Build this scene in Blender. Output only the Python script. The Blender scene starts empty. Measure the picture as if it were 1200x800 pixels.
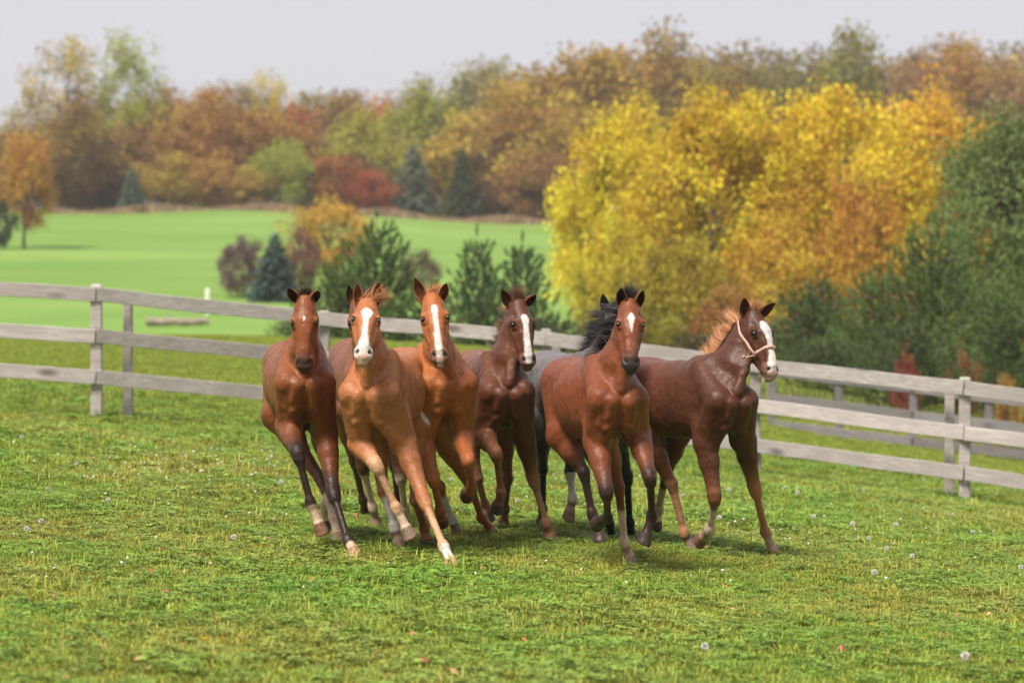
import bpy, bmesh, math, random
import numpy as np
from mathutils import Vector, Matrix

random.seed(7)
RNG = np.random.default_rng(11)
SC = bpy.context.scene
COL = SC.collection

# ------------------------------------------------------------------ camera
CAM_H = 1.66                       # eye height above the pasture
FPX = 1200 * 100 / 36.0            # focal length in pixels of the 1200 px wide photograph
PITCH = math.atan(60 / FPX)        # horizon 60 px above the middle of the frame
cam_data = bpy.data.cameras.new('camera')
cam_data.lens = 100
cam_data.sensor_width = 36
cam_data.clip_start = 0.5
cam_data.clip_end = 6000
cam_data.dof.use_dof = True
cam_data.dof.focus_distance = 17.4
cam_data.dof.aperture_fstop = 2.6
cam = bpy.data.objects.new('camera', cam_data)
COL.objects.link(cam)
cam.location = (0, 0, CAM_H)
cam.rotation_euler = (math.pi / 2 - PITCH, 0, 0)
SC.camera = cam

# ------------------------------------------------------------------ sky and sun
SUN_EL, SUN_AZ = math.radians(57), math.radians(218)   # azimuth clockwise from +Y: high, over the left shoulder
world = bpy.data.worlds.new('World')
SC.world = world
world.use_nodes = True
wn, wl = world.node_tree.nodes, world.node_tree.links
wn.clear()
w_out = wn.new('ShaderNodeOutputWorld')
w_bg = wn.new('ShaderNodeBackground')
w_sky = wn.new('ShaderNodeTexSky')
w_sky.sky_type = 'NISHITA'
w_sky.sun_disc = False
w_sky.sun_elevation = SUN_EL
w_sky.sun_rotation = SUN_AZ
w_sky.air_density = 1.0
w_sky.dust_density = 4.0
w_mix = wn.new('ShaderNodeMixRGB')                     # an even cloud deck over the clear sky
w_mix.inputs[0].default_value = 0.86
w_mix.inputs[2].default_value = (4.75, 4.7, 5.0, 1)
wl.new(w_sky.outputs[0], w_mix.inputs[1])
wl.new(w_mix.outputs[0], w_bg.inputs[0])
w_bg.inputs[1].default_value = 0.1
wl.new(w_bg.outputs[0], w_out.inputs[0])
sun_data = bpy.data.lights.new('sun', 'SUN')
sun_data.energy = 4.3
sun_data.angle = math.radians(18)
sun_data.color = (1.0, 0.94, 0.85)
sun = bpy.data.objects.new('sun', sun_data)
COL.objects.link(sun)
sdir = Vector((math.sin(SUN_AZ) * math.cos(SUN_EL), math.cos(SUN_AZ) * math.cos(SUN_EL), math.sin(SUN_EL)))
sun.rotation_euler = sdir.to_track_quat('Z', 'Y').to_euler()
sun.location = sdir * 60
SC.view_settings.view_transform = 'Standard'
SC.view_settings.look = 'None'
SC.view_settings.gamma = 1
SC.view_settings.exposure = 0.70
SC.render.engine = 'CYCLES'
SC.cycles.max_bounces = 5
SC.cycles.diffuse_bounces = 3
SC.cycles.glossy_bounces = 2
SC.cycles.transparent_max_bounces = 8

# ------------------------------------------------------------------ helpers
CP, SP = math.cos(PITCH), math.sin(PITCH)
CAMP = np.array([0, 0, CAM_H])

def ray(px, py):
    """direction through a photograph pixel, scaled so that its depth along the view axis is 1"""
    cx, cy = (px - 600) / FPX, (400 - py) / FPX
    return np.array([cx, CP + SP * cy, CP * cy - SP])

def at(px, py, d):
    return CAMP + ray(px, py) * d

def project(p):
    q = np.asarray(p) - CAMP
    dep = q[1] * CP - q[2] * SP
    return 600 + FPX * q[0] / dep, 400 - FPX * (q[1] * SP + q[2] * CP) / dep, dep

_GD = np.array([0, 8, 12, 17, 24, 32, 43, 55, 75, 100, 175, 250, 330, 420, 3000.])
_GL = np.array([1.55, 1.55, 1.51, 1.51, 1.42, 1.32, 1.12, 0.94, 2.5, 1.6, -2.5, -7.1, -9.5, -10, -10])
_GC = np.array([1.62, 1.62, 1.62, 1.66, 1.75, 1.86, 1.80, 1.17, 2.8, 1.6, -2.4, -6.5, -9.5, -10, -10])
_GR = np.array([1.69, 1.69, 1.73, 1.81, 2.06, 2.40, 2.72, 2.50, 3.0, 2.0, -2.0, -6.0, -9.5, -10, -10])

def _pchip(x, xs, ys):
    h = np.diff(xs); dl = np.diff(ys) / h
    m = np.zeros_like(ys)
    for i in range(1, len(xs) - 1):
        if dl[i - 1] * dl[i] > 0:
            w1, w2 = 2 * h[i] + h[i - 1], h[i] + 2 * h[i - 1]
            m[i] = (w1 + w2) / (w1 / dl[i - 1] + w2 / dl[i])
    x = np.clip(x, xs[0], xs[-1])
    i = np.clip(np.searchsorted(xs, x) - 1, 0, len(xs) - 2)
    t = (x - xs[i]) / h[i]
    return (ys[i] * (2 * t**3 - 3 * t**2 + 1) + m[i] * h[i] * (t**3 - 2 * t**2 + t)
            + ys[i + 1] * (-2 * t**3 + 3 * t**2) + m[i + 1] * h[i] * (t**3 - t**2))

def ground(x, y):
    """height of the pasture, the valley and the hill field"""
    x = np.asarray(x, float); y = np.asarray(y, float)
    d = np.clip(y, 0, 2900)
    u = np.clip(x / (0.18 * np.maximum(d, 8)), -2.2, 2.2)
    l, c, r = _pchip(d, _GD, _GL), _pchip(d, _GD, _GC), _pchip(d, _GD, _GR)
    a, b = (r - l) / 2, (r + l) / 2 - c
    uu = np.clip(u, -1.2, 1.2)
    drop = c + a * u + b * uu * uu
    bump = 0.018 * np.sin(x * 1.9 + 0.7) * np.sin(y * 1.3) + 0.012 * np.sin(x * 4.1 + y * 0.9) * np.sin(y * 3.1)
    bump = bump * np.clip((y - 4) / 8, 0, 1) * np.clip((70 - y) / 20, 0, 1)
    roll = 0.42 * np.sin(x * 0.075 + 3.3) + 0.16 * np.sin(x * 0.19 + y * 0.05)     # the hill field rolls a little
    return CAM_H - drop + bump + roll * np.clip((y - 110) / 90, 0, 1)

def on_ground(px, py):
    """where the ray through a pixel first meets the ground"""
    r = ray(px, py)
    t = np.linspace(6, 90, 8000)
    p = CAMP + t[:, None] * r
    below = np.nonzero(p[:, 2] < ground(p[:, 0], p[:, 1]))[0]
    return p[below[0]] if len(below) else None

def put_ground(px, d):
    """ground point in the column of pixel px at distance d"""
    x = (px - 600) / FPX * d
    return np.array([x, d, float(ground(x, d))])

def tag(o, label=None, cat=None, group=None, kind=None):
    if label: o['label'] = label
    if cat: o['category'] = cat
    if group: o['group'] = group
    if kind: o['kind'] = kind
    return o

def empty(name, loc, rz=0.0):
    o = bpy.data.objects.new(name, None)
    COL.objects.link(o)
    o.empty_display_size = 0.2
    o.location = Vector(loc); o.rotation_euler = (0, 0, rz)
    return o

def mesh_np(name, V, F=None, quads=None, tris=None, smooth=False, cols=None, mats=()):
    """mesh from numpy arrays, fast"""
    me = bpy.data.meshes.new(name)
    V = np.asarray(V, np.float32)
    me.vertices.add(len(V)); me.vertices.foreach_set('co', V.ravel())
    parts, starts, n = [], [], 0
    for arr, k in ((quads, 4), (tris, 3)):
        if arr is not None and len(arr):
            arr = np.asarray(arr, np.int32)
            parts.append(arr.ravel()); starts.append(n + np.arange(len(arr)) * k); n += arr.size
    li = np.concatenate(parts).astype(np.int32); st = np.concatenate(starts).astype(np.int32)
    me.loops.add(len(li)); me.loops.foreach_set('vertex_index', li)
    me.polygons.add(len(st)); me.polygons.foreach_set('loop_start', st)
    if smooth: me.polygons.foreach_set('use_smooth', np.ones(len(st), bool))
    me.update(calc_edges=True)
    if cols is not None:
        ca = me.color_attributes.new('Col', 'FLOAT_COLOR', 'POINT')
        c = np.ones((len(V), 4), np.float32); c[:, :cols.shape[1]] = cols
        ca.data.foreach_set('color', c.ravel())
    for m in mats: me.materials.append(m)
    return me

def obj(name, me, parent=None, loc=None):
    o = bpy.data.objects.new(name, me)
    COL.objects.link(o)
    if loc is not None: o.location = Vector(loc)
    if parent is not None: o.parent = parent
    return o

class NT:
    """small node-tree helper"""
    def __init__(self, name):
        self.m = bpy.data.materials.new(name); self.m.use_nodes = True
        self.n, self.l = self.m.node_tree.nodes, self.m.node_tree.links
        self.bsdf = self.n['Principled BSDF']
    def node(self, t, **kw):
        n = self.n.new(t)
        for k, v in kw.items(): setattr(n, k, v)
        return n
    def link(self, a, b): self.l.new(a, b)
    def noise(self, vec, scale, detail=4, rough=0.55):
        n = self.node('ShaderNodeTexNoise'); n.inputs['Scale'].default_value = scale
        n.inputs['Detail'].default_value = detail; n.inputs['Roughness'].default_value = rough
        if vec is not None: self.link(vec, n.inputs['Vector'])
        return n.outputs['Fac']
    def ramp(self, fac, stops):
        r = self.node('ShaderNodeValToRGB'); e = r.color_ramp.elements
        while len(e) > 1: e.remove(e[-1])
        for i, (p, c) in enumerate(stops):
            x = e[0] if i == 0 else e.new(p)
            x.position = p; x.color = (c[0], c[1], c[2], 1) if not isinstance(c, (int, float)) else (c, c, c, 1)
        self.link(fac, r.inputs[0]); return r.outputs[0]
    def mix(self, fac, a, b, mode='MIX'):
        n = self.node('ShaderNodeMixRGB', blend_type=mode)
        for i, v in ((0, fac), (1, a), (2, b)):
            if hasattr(v, 'is_linked'): self.link(v, n.inputs[i])
            elif isinstance(v, (int, float)): n.inputs[i].default_value = v if i == 0 else (v, v, v, 1)
            else: n.inputs[i].default_value = (v[0], v[1], v[2], 1)
        return n.outputs[0]
    def math(self, op, a, b=0.0):
        n = self.node('ShaderNodeMath', operation=op)
        for i, v in ((0, a), (1, b)):
            if hasattr(v, 'is_linked'): self.link(v, n.inputs[i])
            else: n.inputs[i].default_value = v
        return n.outputs[0]
    def bump(self, h, strength, dist):
        b = self.node('ShaderNodeBump'); b.inputs['Strength'].default_value = strength
        b.inputs['Distance'].default_value = dist; self.link(h, b.inputs['Height'])
        self.link(b.outputs[0], self.bsdf.inputs['Normal'])
    def col(self, c):
        i = self.bsdf.inputs['Base Color']
        if hasattr(c, 'is_linked'): self.link(c, i)
        else: i.default_value = (c[0], c[1], c[2], 1)
    def rough(self, r, spec=0.5):
        i = self.bsdf.inputs['Roughness']
        if hasattr(r, 'is_linked'): self.link(r, i)
        else: i.default_value = r
        self.bsdf.inputs['Specular IOR Level'].default_value = spec

def nrm(v):
    v = np.asarray(v, float); return v / (np.linalg.norm(v) + 1e-12)
# ================================================================== the ground
def zone_colour(t, dark=1.0):
    """grass colour by place: mown pasture, rougher grass behind the fence, bright hay field on the hill"""
    geo = t.node('ShaderNodeNewGeometry')
    sep = t.node('ShaderNodeSeparateXYZ'); t.link(geo.outputs['Position'], sep.inputs[0])
    pos = geo.outputs['Position']
    n1 = t.noise(pos, 0.55, 5, 0.6); n2 = t.noise(pos, 2.6, 4, 0.65); n3 = t.noise(pos, 0.12, 3, 0.5)
    near = t.mix(t.ramp(n2, [(0.36, 0.0), (0.66, 1.0)]), (0.140, 0.225, 0.034), (0.215, 0.295, 0.058))
    near = t.mix(t.ramp(n1, [(0.40, 0.0), (0.62, 0.85)]), near, (0.245, 0.250, 0.062))
    near = t.mix(t.ramp(n3, [(0.45, 0.0), (0.62, 0.4)]), near, (0.135, 0.240, 0.034))
    back = t.mix(t.ramp(n2, [(0.35, 0.0), (0.7, 1.0)]), (0.140, 0.215, 0.030), (0.200, 0.250, 0.048))
    mp = t.node('ShaderNodeMapping'); mp.inputs['Scale'].default_value = (0.35, 1.0, 1.0); mp.inputs['Rotation'].default_value = (0, 0, 0.25); t.link(pos, mp.inputs[0])
    s1 = t.noise(mp.outputs[0], 0.10, 7, 0.68)
    far = t.mix(t.ramp(s1, [(0.40, 0.0), (0.60, 1.0)]), (0.125, 0.240, 0.046), (0.190, 0.300, 0.075))
    s2 = t.noise(pos, 0.028, 3, 0.5)
    far = t.mix(t.ramp(s2, [(0.42, 0.0), (0.60, 0.45)]), far, (0.150, 0.235, 0.050))
    def step(a, b):
        m = t.node('ShaderNodeMapRange'); m.inputs['From Min'].default_value = a; m.inputs['From Max'].default_value = b
        t.link(t.math('ADD', sep.outputs['Y'], t.math('MULTIPLY', n1, 6.0)), m.inputs['Value']); return m.outputs[0]
    c = t.mix(step(34, 38.5), near, back)
    c = t.mix(step(60, 72), c, far)
    if dark != 1.0: c = t.mix(1.0, c, (dark, dark * 0.97, dark * 0.9), 'MULTIPLY')
    return c, pos, n1, n2, sep

def ground_material():
    t = NT('pasture_turf')
    c, pos, n1, n2, sep = zone_colour(t, 0.9)
    fine = t.noise(pos, 22, 4, 0.7)
    soil = t.noise(pos, 1.1, 5, 0.7)
    mk = t.node('ShaderNodeMapRange'); mk.inputs['From Min'].default_value = 60; mk.inputs['From Max'].default_value = 45
    t.link(sep.outputs['Y'], mk.inputs['Value'])
    c = t.mix(t.math('MULTIPLY', t.ramp(fine, [(0.3, 0.75), (0.62, 0.1)]), mk.outputs[0]), c, (0.080, 0.120, 0.024))
    c = t.mix(t.math('MULTIPLY', t.ramp(soil, [(0.66, 0.0), (0.74, 0.8)]), mk.outputs[0]), c, (0.19, 0.12, 0.07))
    t.col(c); t.rough(0.95, 0.1)
    t.bump(fine, 0.5, 0.03)
    return t.m

gy = np.concatenate([np.linspace(-40, 7, 24), np.arange(7.5, 60, 0.35), np.arange(60, 130, 1.5), np.geomspace(130, 2900, 90)])
gh = np.concatenate([np.arange(0, 12, 0.35), np.arange(12, 30, 1.0), np.geomspace(30, 900, 40)])
gx = np.concatenate([-gh[:0:-1], gh])
GX, GY = np.meshgrid(gx, gy, indexing='ij')
V = np.stack([GX, GY, ground(GX, GY)], -1).reshape(-1, 3)
ii = np.arange(V.shape[0]).reshape(len(gx), len(gy))
Q = np.stack([ii[:-1, :-1], ii[1:, :-1], ii[1:, 1:], ii[:-1, 1:]], -1).reshape(-1, 4)
tag(obj('pasture_ground', mesh_np('pasture_ground', V, quads=Q, smooth=True, mats=(ground_material(),))), kind='structure')
# ================================================================== board fences
def wood_material(name, base, dark):
    t = NT(name)
    tc = t.node('ShaderNodeTexCoord'); oi = t.node('ShaderNodeObjectInfo')
    off = t.node('ShaderNodeVectorMath', operation='ADD')
    sc = t.node('ShaderNodeVectorMath', operation='SCALE'); sc.inputs[0].default_value = (37, 19, 53)
    t.link(oi.outputs['Random'], sc.inputs['Scale']); t.link(tc.outputs['Object'], off.inputs[0]); t.link(sc.outputs[0], off.inputs[1])
    mp = t.node('ShaderNodeMapping'); mp.inputs['Scale'].default_value = (0.9, 14, 16); t.link(off.outputs[0], mp.inputs[0])
    grain = t.noise(mp.outputs[0], 3.2, 6, 0.7)
    mp2 = t.node('ShaderNodeMapping'); mp2.inputs['Scale'].default_value = (1.0, 2.2, 2.6); t.link(off.outputs[0], mp2.inputs[0])
    blot = t.noise(mp2.outputs[0], 1.7, 5, 0.65)
    kn = t.node('ShaderNodeTexVoronoi'); kn.inputs['Scale'].default_value = 1.25; t.link(mp2.outputs[0], kn.inputs['Vector'])
    c = t.mix(t.ramp(grain, [(0.34, 0.0), (0.64, 1.0)]), dark, base)
    c = t.mix(t.ramp(blot, [(0.36, 0.75), (0.60, 0.0)]), c, (base[0] * 0.62, base[1] * 0.60, base[2] * 0.60))
    c = t.mix(t.ramp(kn.outputs['Distance'], [(0.06, 0.9), (0.20, 0.0)]), c, (0.12, 0.10, 0.095))
    v = t.math('ADD', t.math('MULTIPLY', oi.outputs['Random'], 0.3), 0.85)
    cb = t.node('ShaderNodeCombineColor'); [t.link(v, cb.inputs[i]) for i in range(3)]
    t.col(t.mix(1.0, c, cb.outputs[0], 'MULTIPLY')); t.rough(0.85, 0.2)
    t.bump(grain, 0.5, 0.006)
    return t.m
WOOD = wood_material('weathered_board', (0.47, 0.425, 0.40), (0.28, 0.245, 0.228))
WOOD2 = wood_material('weathered_post', (0.44, 0.395, 0.365), (0.26, 0.225, 0.205))

WOOD3 = wood_material('old_dark_board', (0.24, 0.225, 0.222), (0.14, 0.13, 0.128))

def post_mesh(h, w, dp, seed):
    """squared timber post with a worn, rounded top"""
    r = random.Random(seed)
    bm = bmesh.new(); rings = []
    zs = [-0.35, 0.0, 0.3, 0.62, 0.95, h - 0.05, h - 0.022, h - 0.005]
    for i, z in enumerate(zs):
        k = 1.0 if i < 6 else (0.93 if i == 6 else 0.66)
        c = 0.18
        jx, jy = r.uniform(-.004, .004), r.uniform(-.004, .004)
        p = []
        for sx, sy in ((1, 1), (-1, 1), (-1, -1), (1, -1)):
            a, b = (sx * w / 2 * k, sy * dp / 2 * k * (1 - c)), (sx * w / 2 * k * (1 - c), sy * dp / 2 * k)
            p += [a, b] if sx * sy < 0 else [b, a]
        p.sort(key=lambda q: math.atan2(q[1], q[0]))
        rings.append([bm.verts.new((x + jx, y + jy, z)) for x, y in p])
    for a, b in zip(rings[:-1], rings[1:]):
        for i in range(8): bm.faces.new((a[i], a[(i + 1) % 8], b[(i + 1) % 8], b[i]))
    bm.faces.new(rings[-1]); bm.faces.new(rings[0][::-1])
    me = bpy.data.meshes.new('post'); bm.to_mesh(me); bm.free(); return me

def board_mesh(P, hgt, th, seed):
    """sawn board along a run of points (world, top edge), local origin at its middle, length along x"""
    r = random.Random(seed)
    P = [np.array(p) for p in P]
    o = (P[0] + P[-1]) / 2
    ax = nrm(P[-1] - P[0]); ay = nrm(np.cross([0, 0, 1], ax)); az = np.cross(ax, ay)
    R = np.stack([ax, ay, az], 1)
    cum = [0] + list(np.cumsum([np.linalg.norm(b - a) for a, b in zip(P[:-1], P[1:])]))
    n = 18; bm = bmesh.new(); rings = []
    for i in range(n + 1):
        s = cum[-1] * i / n
        p = np.array([np.interp(s, cum, [q[k] for q in P]) for k in range(3)])
        p = R.T @ (p - o)
        dz = 0.004 * math.sin(i * 0.9 + seed) + r.uniform(-.0025, .0025); dh = r.uniform(-.003, .003)
        x, y, z = p[0] + (0.006 * r.uniform(-1, 1) if i in (0, n) else 0), p[1] + 0.004 * math.sin(i * 0.7 + seed * 2), p[2] + dz
        b = 0.005
        ring = [(y - th, z - b), (y - th + b, z), (y - b, z), (y, z - b), (y, z - hgt + b + dh), (y - b, z - hgt + dh), (y - th + b, z - hgt + dh), (y - th, z - hgt + b + dh)]
        rings.append([bm.verts.new((x, yy, zz)) for yy, zz in ring])
    for a, b in zip(rings[:-1], rings[1:]):
        for i in range(8): bm.faces.new((a[i], b[i], b[(i + 1) % 8], a[(i + 1) % 8]))
    bm.faces.new(rings[0]); bm.faces.new(rings[-1][::-1])
    bmesh.ops.recalc_face_normals(bm, faces=bm.faces)
    me = bpy.data.meshes.new('rail'); bm.to_mesh(me); bm.free()
    return me, o, R

def add_board(root, P, hgt, th, seed, mat):
    me, o, R = board_mesh(P, hgt, th, seed)
    me.materials.append(mat)
    ob = obj('rail', me, root)
    ob.matrix_local = Matrix.Translation(Vector(o) - root.location) @ Matrix(R.tolist()).to_4x4()
    return ob

# post column (pixel), distance, pixel heights of the top edges of the three rails
FP = [(-395, 31.3, 306, 354, 399), (-140, 31.5, 322, 371, 415), (113, 31.7, 337, 384.7, 433.5), (380, 33.0, 365, 412, 459), (640, 33.4, 389, 438, 485),
      (885, 32.7, 419, 467, 513), (1131, 31.2, 446, 498, 546), (1385, 30.4, 481, 533, 583), (1640, 29.8, 512, 565, 616)]
f_root = empty('board_fence', put_ground(600, 33.4))
tag(f_root, 'weathered grey three rail board fence running along just behind the horses', 'fence')
for i, (px, d, *ys) in enumerate(FP):
    base = put_ground(px, d)
    top = at(px, ys[0], d)[2] + (0.045 if i % 2 == 0 else 0.02)
    me = post_mesh(top - base[2], 0.125, 0.115, i); me.materials.append(WOOD2)
    p = obj('post', me, f_root, Vector(base) - f_root.location); p.rotation_euler.z = 0.05 * (i % 3 - 1)
for j, (px, d, ytop) in enumerate([(150, 31.95, 341), (1113, 31.55, 452), (652, 33.65, 391)]):   # second posts by the board joints
    base = put_ground(px, d); top = at(px, ytop, d)[2]
    me = post_mesh(top - base[2], 0.10, 0.10, 40 + j); me.materials.append(WOOD2)
    obj('post', me, f_root, Vector(base) - f_root.location)
for k in range(3):
    for i in range(0, len(FP) - 2, 2):
        P = []
        for j, (px, d, *ys) in enumerate(FP[i:i + 3]):
            q = at(px + (1.0, 0, -1.0)[j], ys[k] + (0.6 if (i + j + k) % 2 else -0.3), d - 0.062); P.append(q)
        add_board(f_root, P, 0.158, 0.032, i * 7 + k, WOOD)

f2 = empty('board_fence', put_ground(983, 45))
tag(f2, 'second darker board fence parallel behind the first, in front of the pines', 'fence')
F2 = [(1415, 44.2), (1330, 44.4), (1245, 44.6), (1159, 44.8), (1070, 45), (983, 45.2), (905, 45.4)]
for i, (px, d) in enumerate(F2):
    b = put_ground(px, d); ym = 459 + (px - 890) * 0.119
    me = post_mesh(float(at(px, ym - 29, d)[2] - b[2]), 0.12, 0.11, 70 + i); me.materials.append(WOOD3)
    obj('post', me, f2, Vector(b) - f2.location)
for k in range(3):
    for i in range(0, len(F2) - 1, 2):
        P = [at(px + (-1, 0, 1)[j], (428, 459, 490)[k] + (px - 890) * 0.119 + (0.5 if (i + j + k) % 2 else 0), d - 0.06) for j, (px, d) in enumerate(F2[i:i + 3])]
        add_board(f2, P, 0.15, 0.03, 200 + i * 7 + k, WOOD3)

# far away in the hill field: a white marker post and a lying log
t = NT('white_paint'); t.col((0.72, 0.70, 0.66)); t.rough(0.6)
b = put_ground(243, 112)
me = post_mesh(1.15, 0.16, 0.12, 91); me.materials.append(t.m)
tag(obj('marker_post', me, None, b + [0, 0, float(at(243, 338, 112)[2] - b[2]) - 1.15]), 'short white marker post standing alone in the hill field', 'post')
t = NT('log_bark'); n = t.noise(None, 9, 5); t.col(t.ramp(n, [(0.3, (0.16, 0.13, 0.10)), (0.7, (0.34, 0.29, 0.23))])); t.rough(0.9, 0.2)
bm = bmesh.new(); rings = []
for i in range(15):
    x = -1.15 + i * 2.3 / 14; rr = 0.16 - 0.04 * i / 14 + 0.02 * math.sin(i * 1.7)
    rings.append([bm.verts.new((x, rr * math.cos(a) + 0.04 * math.sin(i * .5), rr * math.sin(a) + 0.02 * math.cos(i) + 0.16)) for a in [k * math.tau / 10 for k in range(10)]])
for a, b in zip(rings[:-1], rings[1:]):
    for i in range(10): bm.faces.new((a[i], a[(i + 1) % 10], b[(i + 1) % 10], b[i]))
bm.faces.new(rings[0][::-1]); bm.faces.new(rings[-1])
for x, L in ((-0.4, 0.4), (0.5, 0.3)):
    a = [bm.verts.new((x + 0.04 * math.cos(k * math.tau / 5), 0.04 * math.sin(k * math.tau / 5), 0.3)) for k in range(5)]
    tp = bm.verts.new((x + 0.15, -0.05, 0.3 + L * 0.6))
    for k in range(5): bm.faces.new((a[k], a[(k + 1) % 5], tp))
me = bpy.data.meshes.new('log'); bm.to_mesh(me); bm.free(); me.materials.append(t.m)
tag(obj('fallen_log', me, None, put_ground(208, 105)), 'grey fallen log lying in the hill field beyond the fence', 'log')
# ================================================================== trees
def leaf_material():
    t = NT('foliage')
    a = t.node('ShaderNodeAttribute'); a.attribute_name = 'Col'
    oi = t.node('ShaderNodeObjectInfo')
    sep = t.node('ShaderNodeSeparateColor'); t.link(a.outputs['Color'], sep.inputs[0])
    hsv = t.node('ShaderNodeHueSaturation')
    hsv.inputs['Saturation'].default_value = 1.0
    hm = t.node('ShaderNodeMapRange'); hm.inputs['To Min'].default_value = 0.468; hm.inputs['To Max'].default_value = 0.543; t.link(sep.outputs['Green'], hm.inputs['Value'])
    vm = t.node('ShaderNodeMapRange'); vm.inputs['To Min'].default_value = 0.62; vm.inputs['To Max'].default_value = 1.42; t.link(sep.outputs['Red'], vm.inputs['Value'])
    t.link(hm.outputs[0], hsv.inputs['Hue']); t.link(vm.outputs[0], hsv.inputs['Value']); t.link(oi.outputs['Color'], hsv.inputs['Color'])
    t.col(hsv.outputs[0]); t.rough(0.6, 0.25)
    tr = t.node('ShaderNodeBsdfTranslucent'); t.link(hsv.outputs[0], tr.inputs[0])
    mx = t.node('ShaderNodeMixShader'); mx.inputs[0].default_value = 0.35
    t.link(t.bsdf.outputs[0], mx.inputs[1]); t.link(tr.outputs[0], mx.inputs[2])
    t.link(mx.outputs[0], t.n['Material Output'].inputs['Surface'])
    return t.m
LEAF = leaf_material()
def bark_material(name, c0, c1):
    t = NT(name)
    tc = t.node('ShaderNodeTexCoord'); mp = t.node('ShaderNodeMapping'); mp.inputs['Scale'].default_value = (6, 6, 1.2); t.link(tc.outputs['Object'], mp.inputs[0])
    n = t.noise(mp.outputs[0], 6, 5, 0.7); t.col(t.ramp(n, [(0.3, c0), (0.7, c1)])); t.rough(0.9, 0.2); t.bump(n, 0.6, 0.02); return t.m
BARK = bark_material('bark', (0.05, 0.038, 0.03), (0.17, 0.14, 0.11))

def tubes(chains, sides=5):
    """tapered tubes: list of (points, radii)"""
    V, Q, off = [], [], 0
    for P, R in chains:
        P = np.asarray(P, float); n = len(P)
        T = np.gradient(P, axis=0); T /= np.linalg.norm(T, axis=1)[:, None] + 1e-9
        up = np.where(np.abs(T[:, 2:3]) > 0.9, np.array([[1.0, 0, 0]]), np.array([[0, 0, 1.0]]))
        A = np.cross(T, up); A /= np.linalg.norm(A, axis=1)[:, None] + 1e-9; B = np.cross(T, A)
        ang = np.arange(sides) * math.tau / sides
        ring = P[:, None] + np.asarray(R)[:, None, None] * (np.cos(ang)[None, :, None] * A[:, None] + np.sin(ang)[None, :, None] * B[:, None])
        V.append(ring.reshape(-1, 3))
        i = np.arange(n * sides).reshape(n, sides)
        Q.append(np.stack([i[:-1], np.roll(i[:-1], -1, 1), np.roll(i[1:], -1, 1), i[1:]], -1).reshape(-1, 4) + off); off += n * sides
    return np.concatenate(V), np.concatenate(Q)

def leaves(C, size, r, elong=1.5):
    n = len(C)
    a = r.normal(size=(n, 3)); a /= np.linalg.norm(a, axis=1)[:, None]
    b = np.cross(a, r.normal(size=(n, 3))); b /= np.linalg.norm(b, axis=1)[:, None]
    s = (size * r.uniform(0.6, 1.35, n))[:, None] * 0.5
    nn = np.cross(a, b) * s * 0.35
    V = np.stack([C - a * s * elong, C + b * s + nn, C + a * s * elong, C - b * s + nn], 1).reshape(-1, 3)
    return V, np.arange(4 * n).reshape(n, 4)

def broadleaf(seed, rx=0.36, z0=0.22, n_leaves=6000, leaf=0.022, limbs=9, tips=70, spread=0.05, trunk=0.022, flat=0.9, shape=1.0):
    """unit-height tree: trunk with limbs, and a crown of leaf clusters round the branch tips"""
    r = np.random.default_rng(seed)
    ch = []
    n = 8; zz = np.linspace(-0.02, 0.72, n)
    tr = np.stack([0.02 * np.sin(zz * 7 + seed), 0.02 * np.cos(zz * 6 + seed * 2), zz], 1)
    ch.append((tr, trunk * (1 - zz * 1.15).clip(0.12)))
    zc, rz = (1 + z0) / 2, (1 - z0) / 2
    T = []
    while len(T) < tips:
        v = r.normal(size=3); v /= np.linalg.norm(v); q = v * (r.uniform(0.35, 1) ** 0.5)
        w = rx * (1 - 0.35 * max(q[2], 0) ** 2 * shape)
        lob = 1 + 0.22 * math.sin(3 * math.atan2(v[1], v[0]) + seed) + 0.12 * math.sin(5 * v[2] + seed)
        T.append((q[0] * w * lob, q[1] * w * lob, zc + q[2] * rz * 0.97))
    T = np.array(T)
    L = T[r.choice(tips, limbs, replace=False)] * [0.55, 0.55, 1] ; L[:, 2] = np.clip(L[:, 2] * 0.9, z0 + 0.1, 0.85)
    for q in L:
        zb = np.clip(q[2] - 0.10 - r.uniform(0.0, 0.2), 0.08, 0.65)
        b = np.array([np.interp(zb, zz, tr[:, 0]), np.interp(zb, zz, tr[:, 1]), zb])
        m = b * 0.5 + q * 0.5 + [0, 0, -0.02]
        ch.append(([b, m, q], [trunk * 0.5, trunk * 0.35, trunk * 0.2]))
    for q in T:
        i = np.argmin(np.linalg.norm(L - q, axis=1)); b = L[i]
        m = b * 0.5 + q * 0.5 + r.normal(0, 0.012, 3)
        ch.append(([b, m, q], [trunk * 0.2, trunk * 0.13, trunk * 0.05]))
    per = max(1, n_leaves // tips)
    C, tone = [], []
    for q in T:
        k = int(per * r.uniform(0.5, 1.5)); sp = spread * r.uniform(0.7, 1.4)
        p = q + np.clip(r.normal(size=(k, 3)), -1.9, 1.9) * [sp, sp, sp * flat]
        C.append(p); tone.append(np.full(k, r.uniform(0, 1)))
    C = np.concatenate(C); tone = np.concatenate(tone)
    ok = C[:, 2] > 0.01; C, tone = C[ok], tone[ok]
    V, Q = leaves(C, leaf, r)
    col = np.stack([np.clip(0.3 + 0.4 * r.random(len(C)) + 0.55 * (tone - 0.5), 0, 1), np.clip(0.5 * tone + 0.5 * r.random(len(C)), 0, 1), tone], 1)
    col = np.repeat(col, 4, 0)
    crown = mesh_np('crown', V, quads=Q, cols=col, mats=(LEAF,))
    tv, tq = tubes(ch)
    return crown, mesh_np('trunk', tv, quads=tq, smooth=True, mats=(BARK,))

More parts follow.
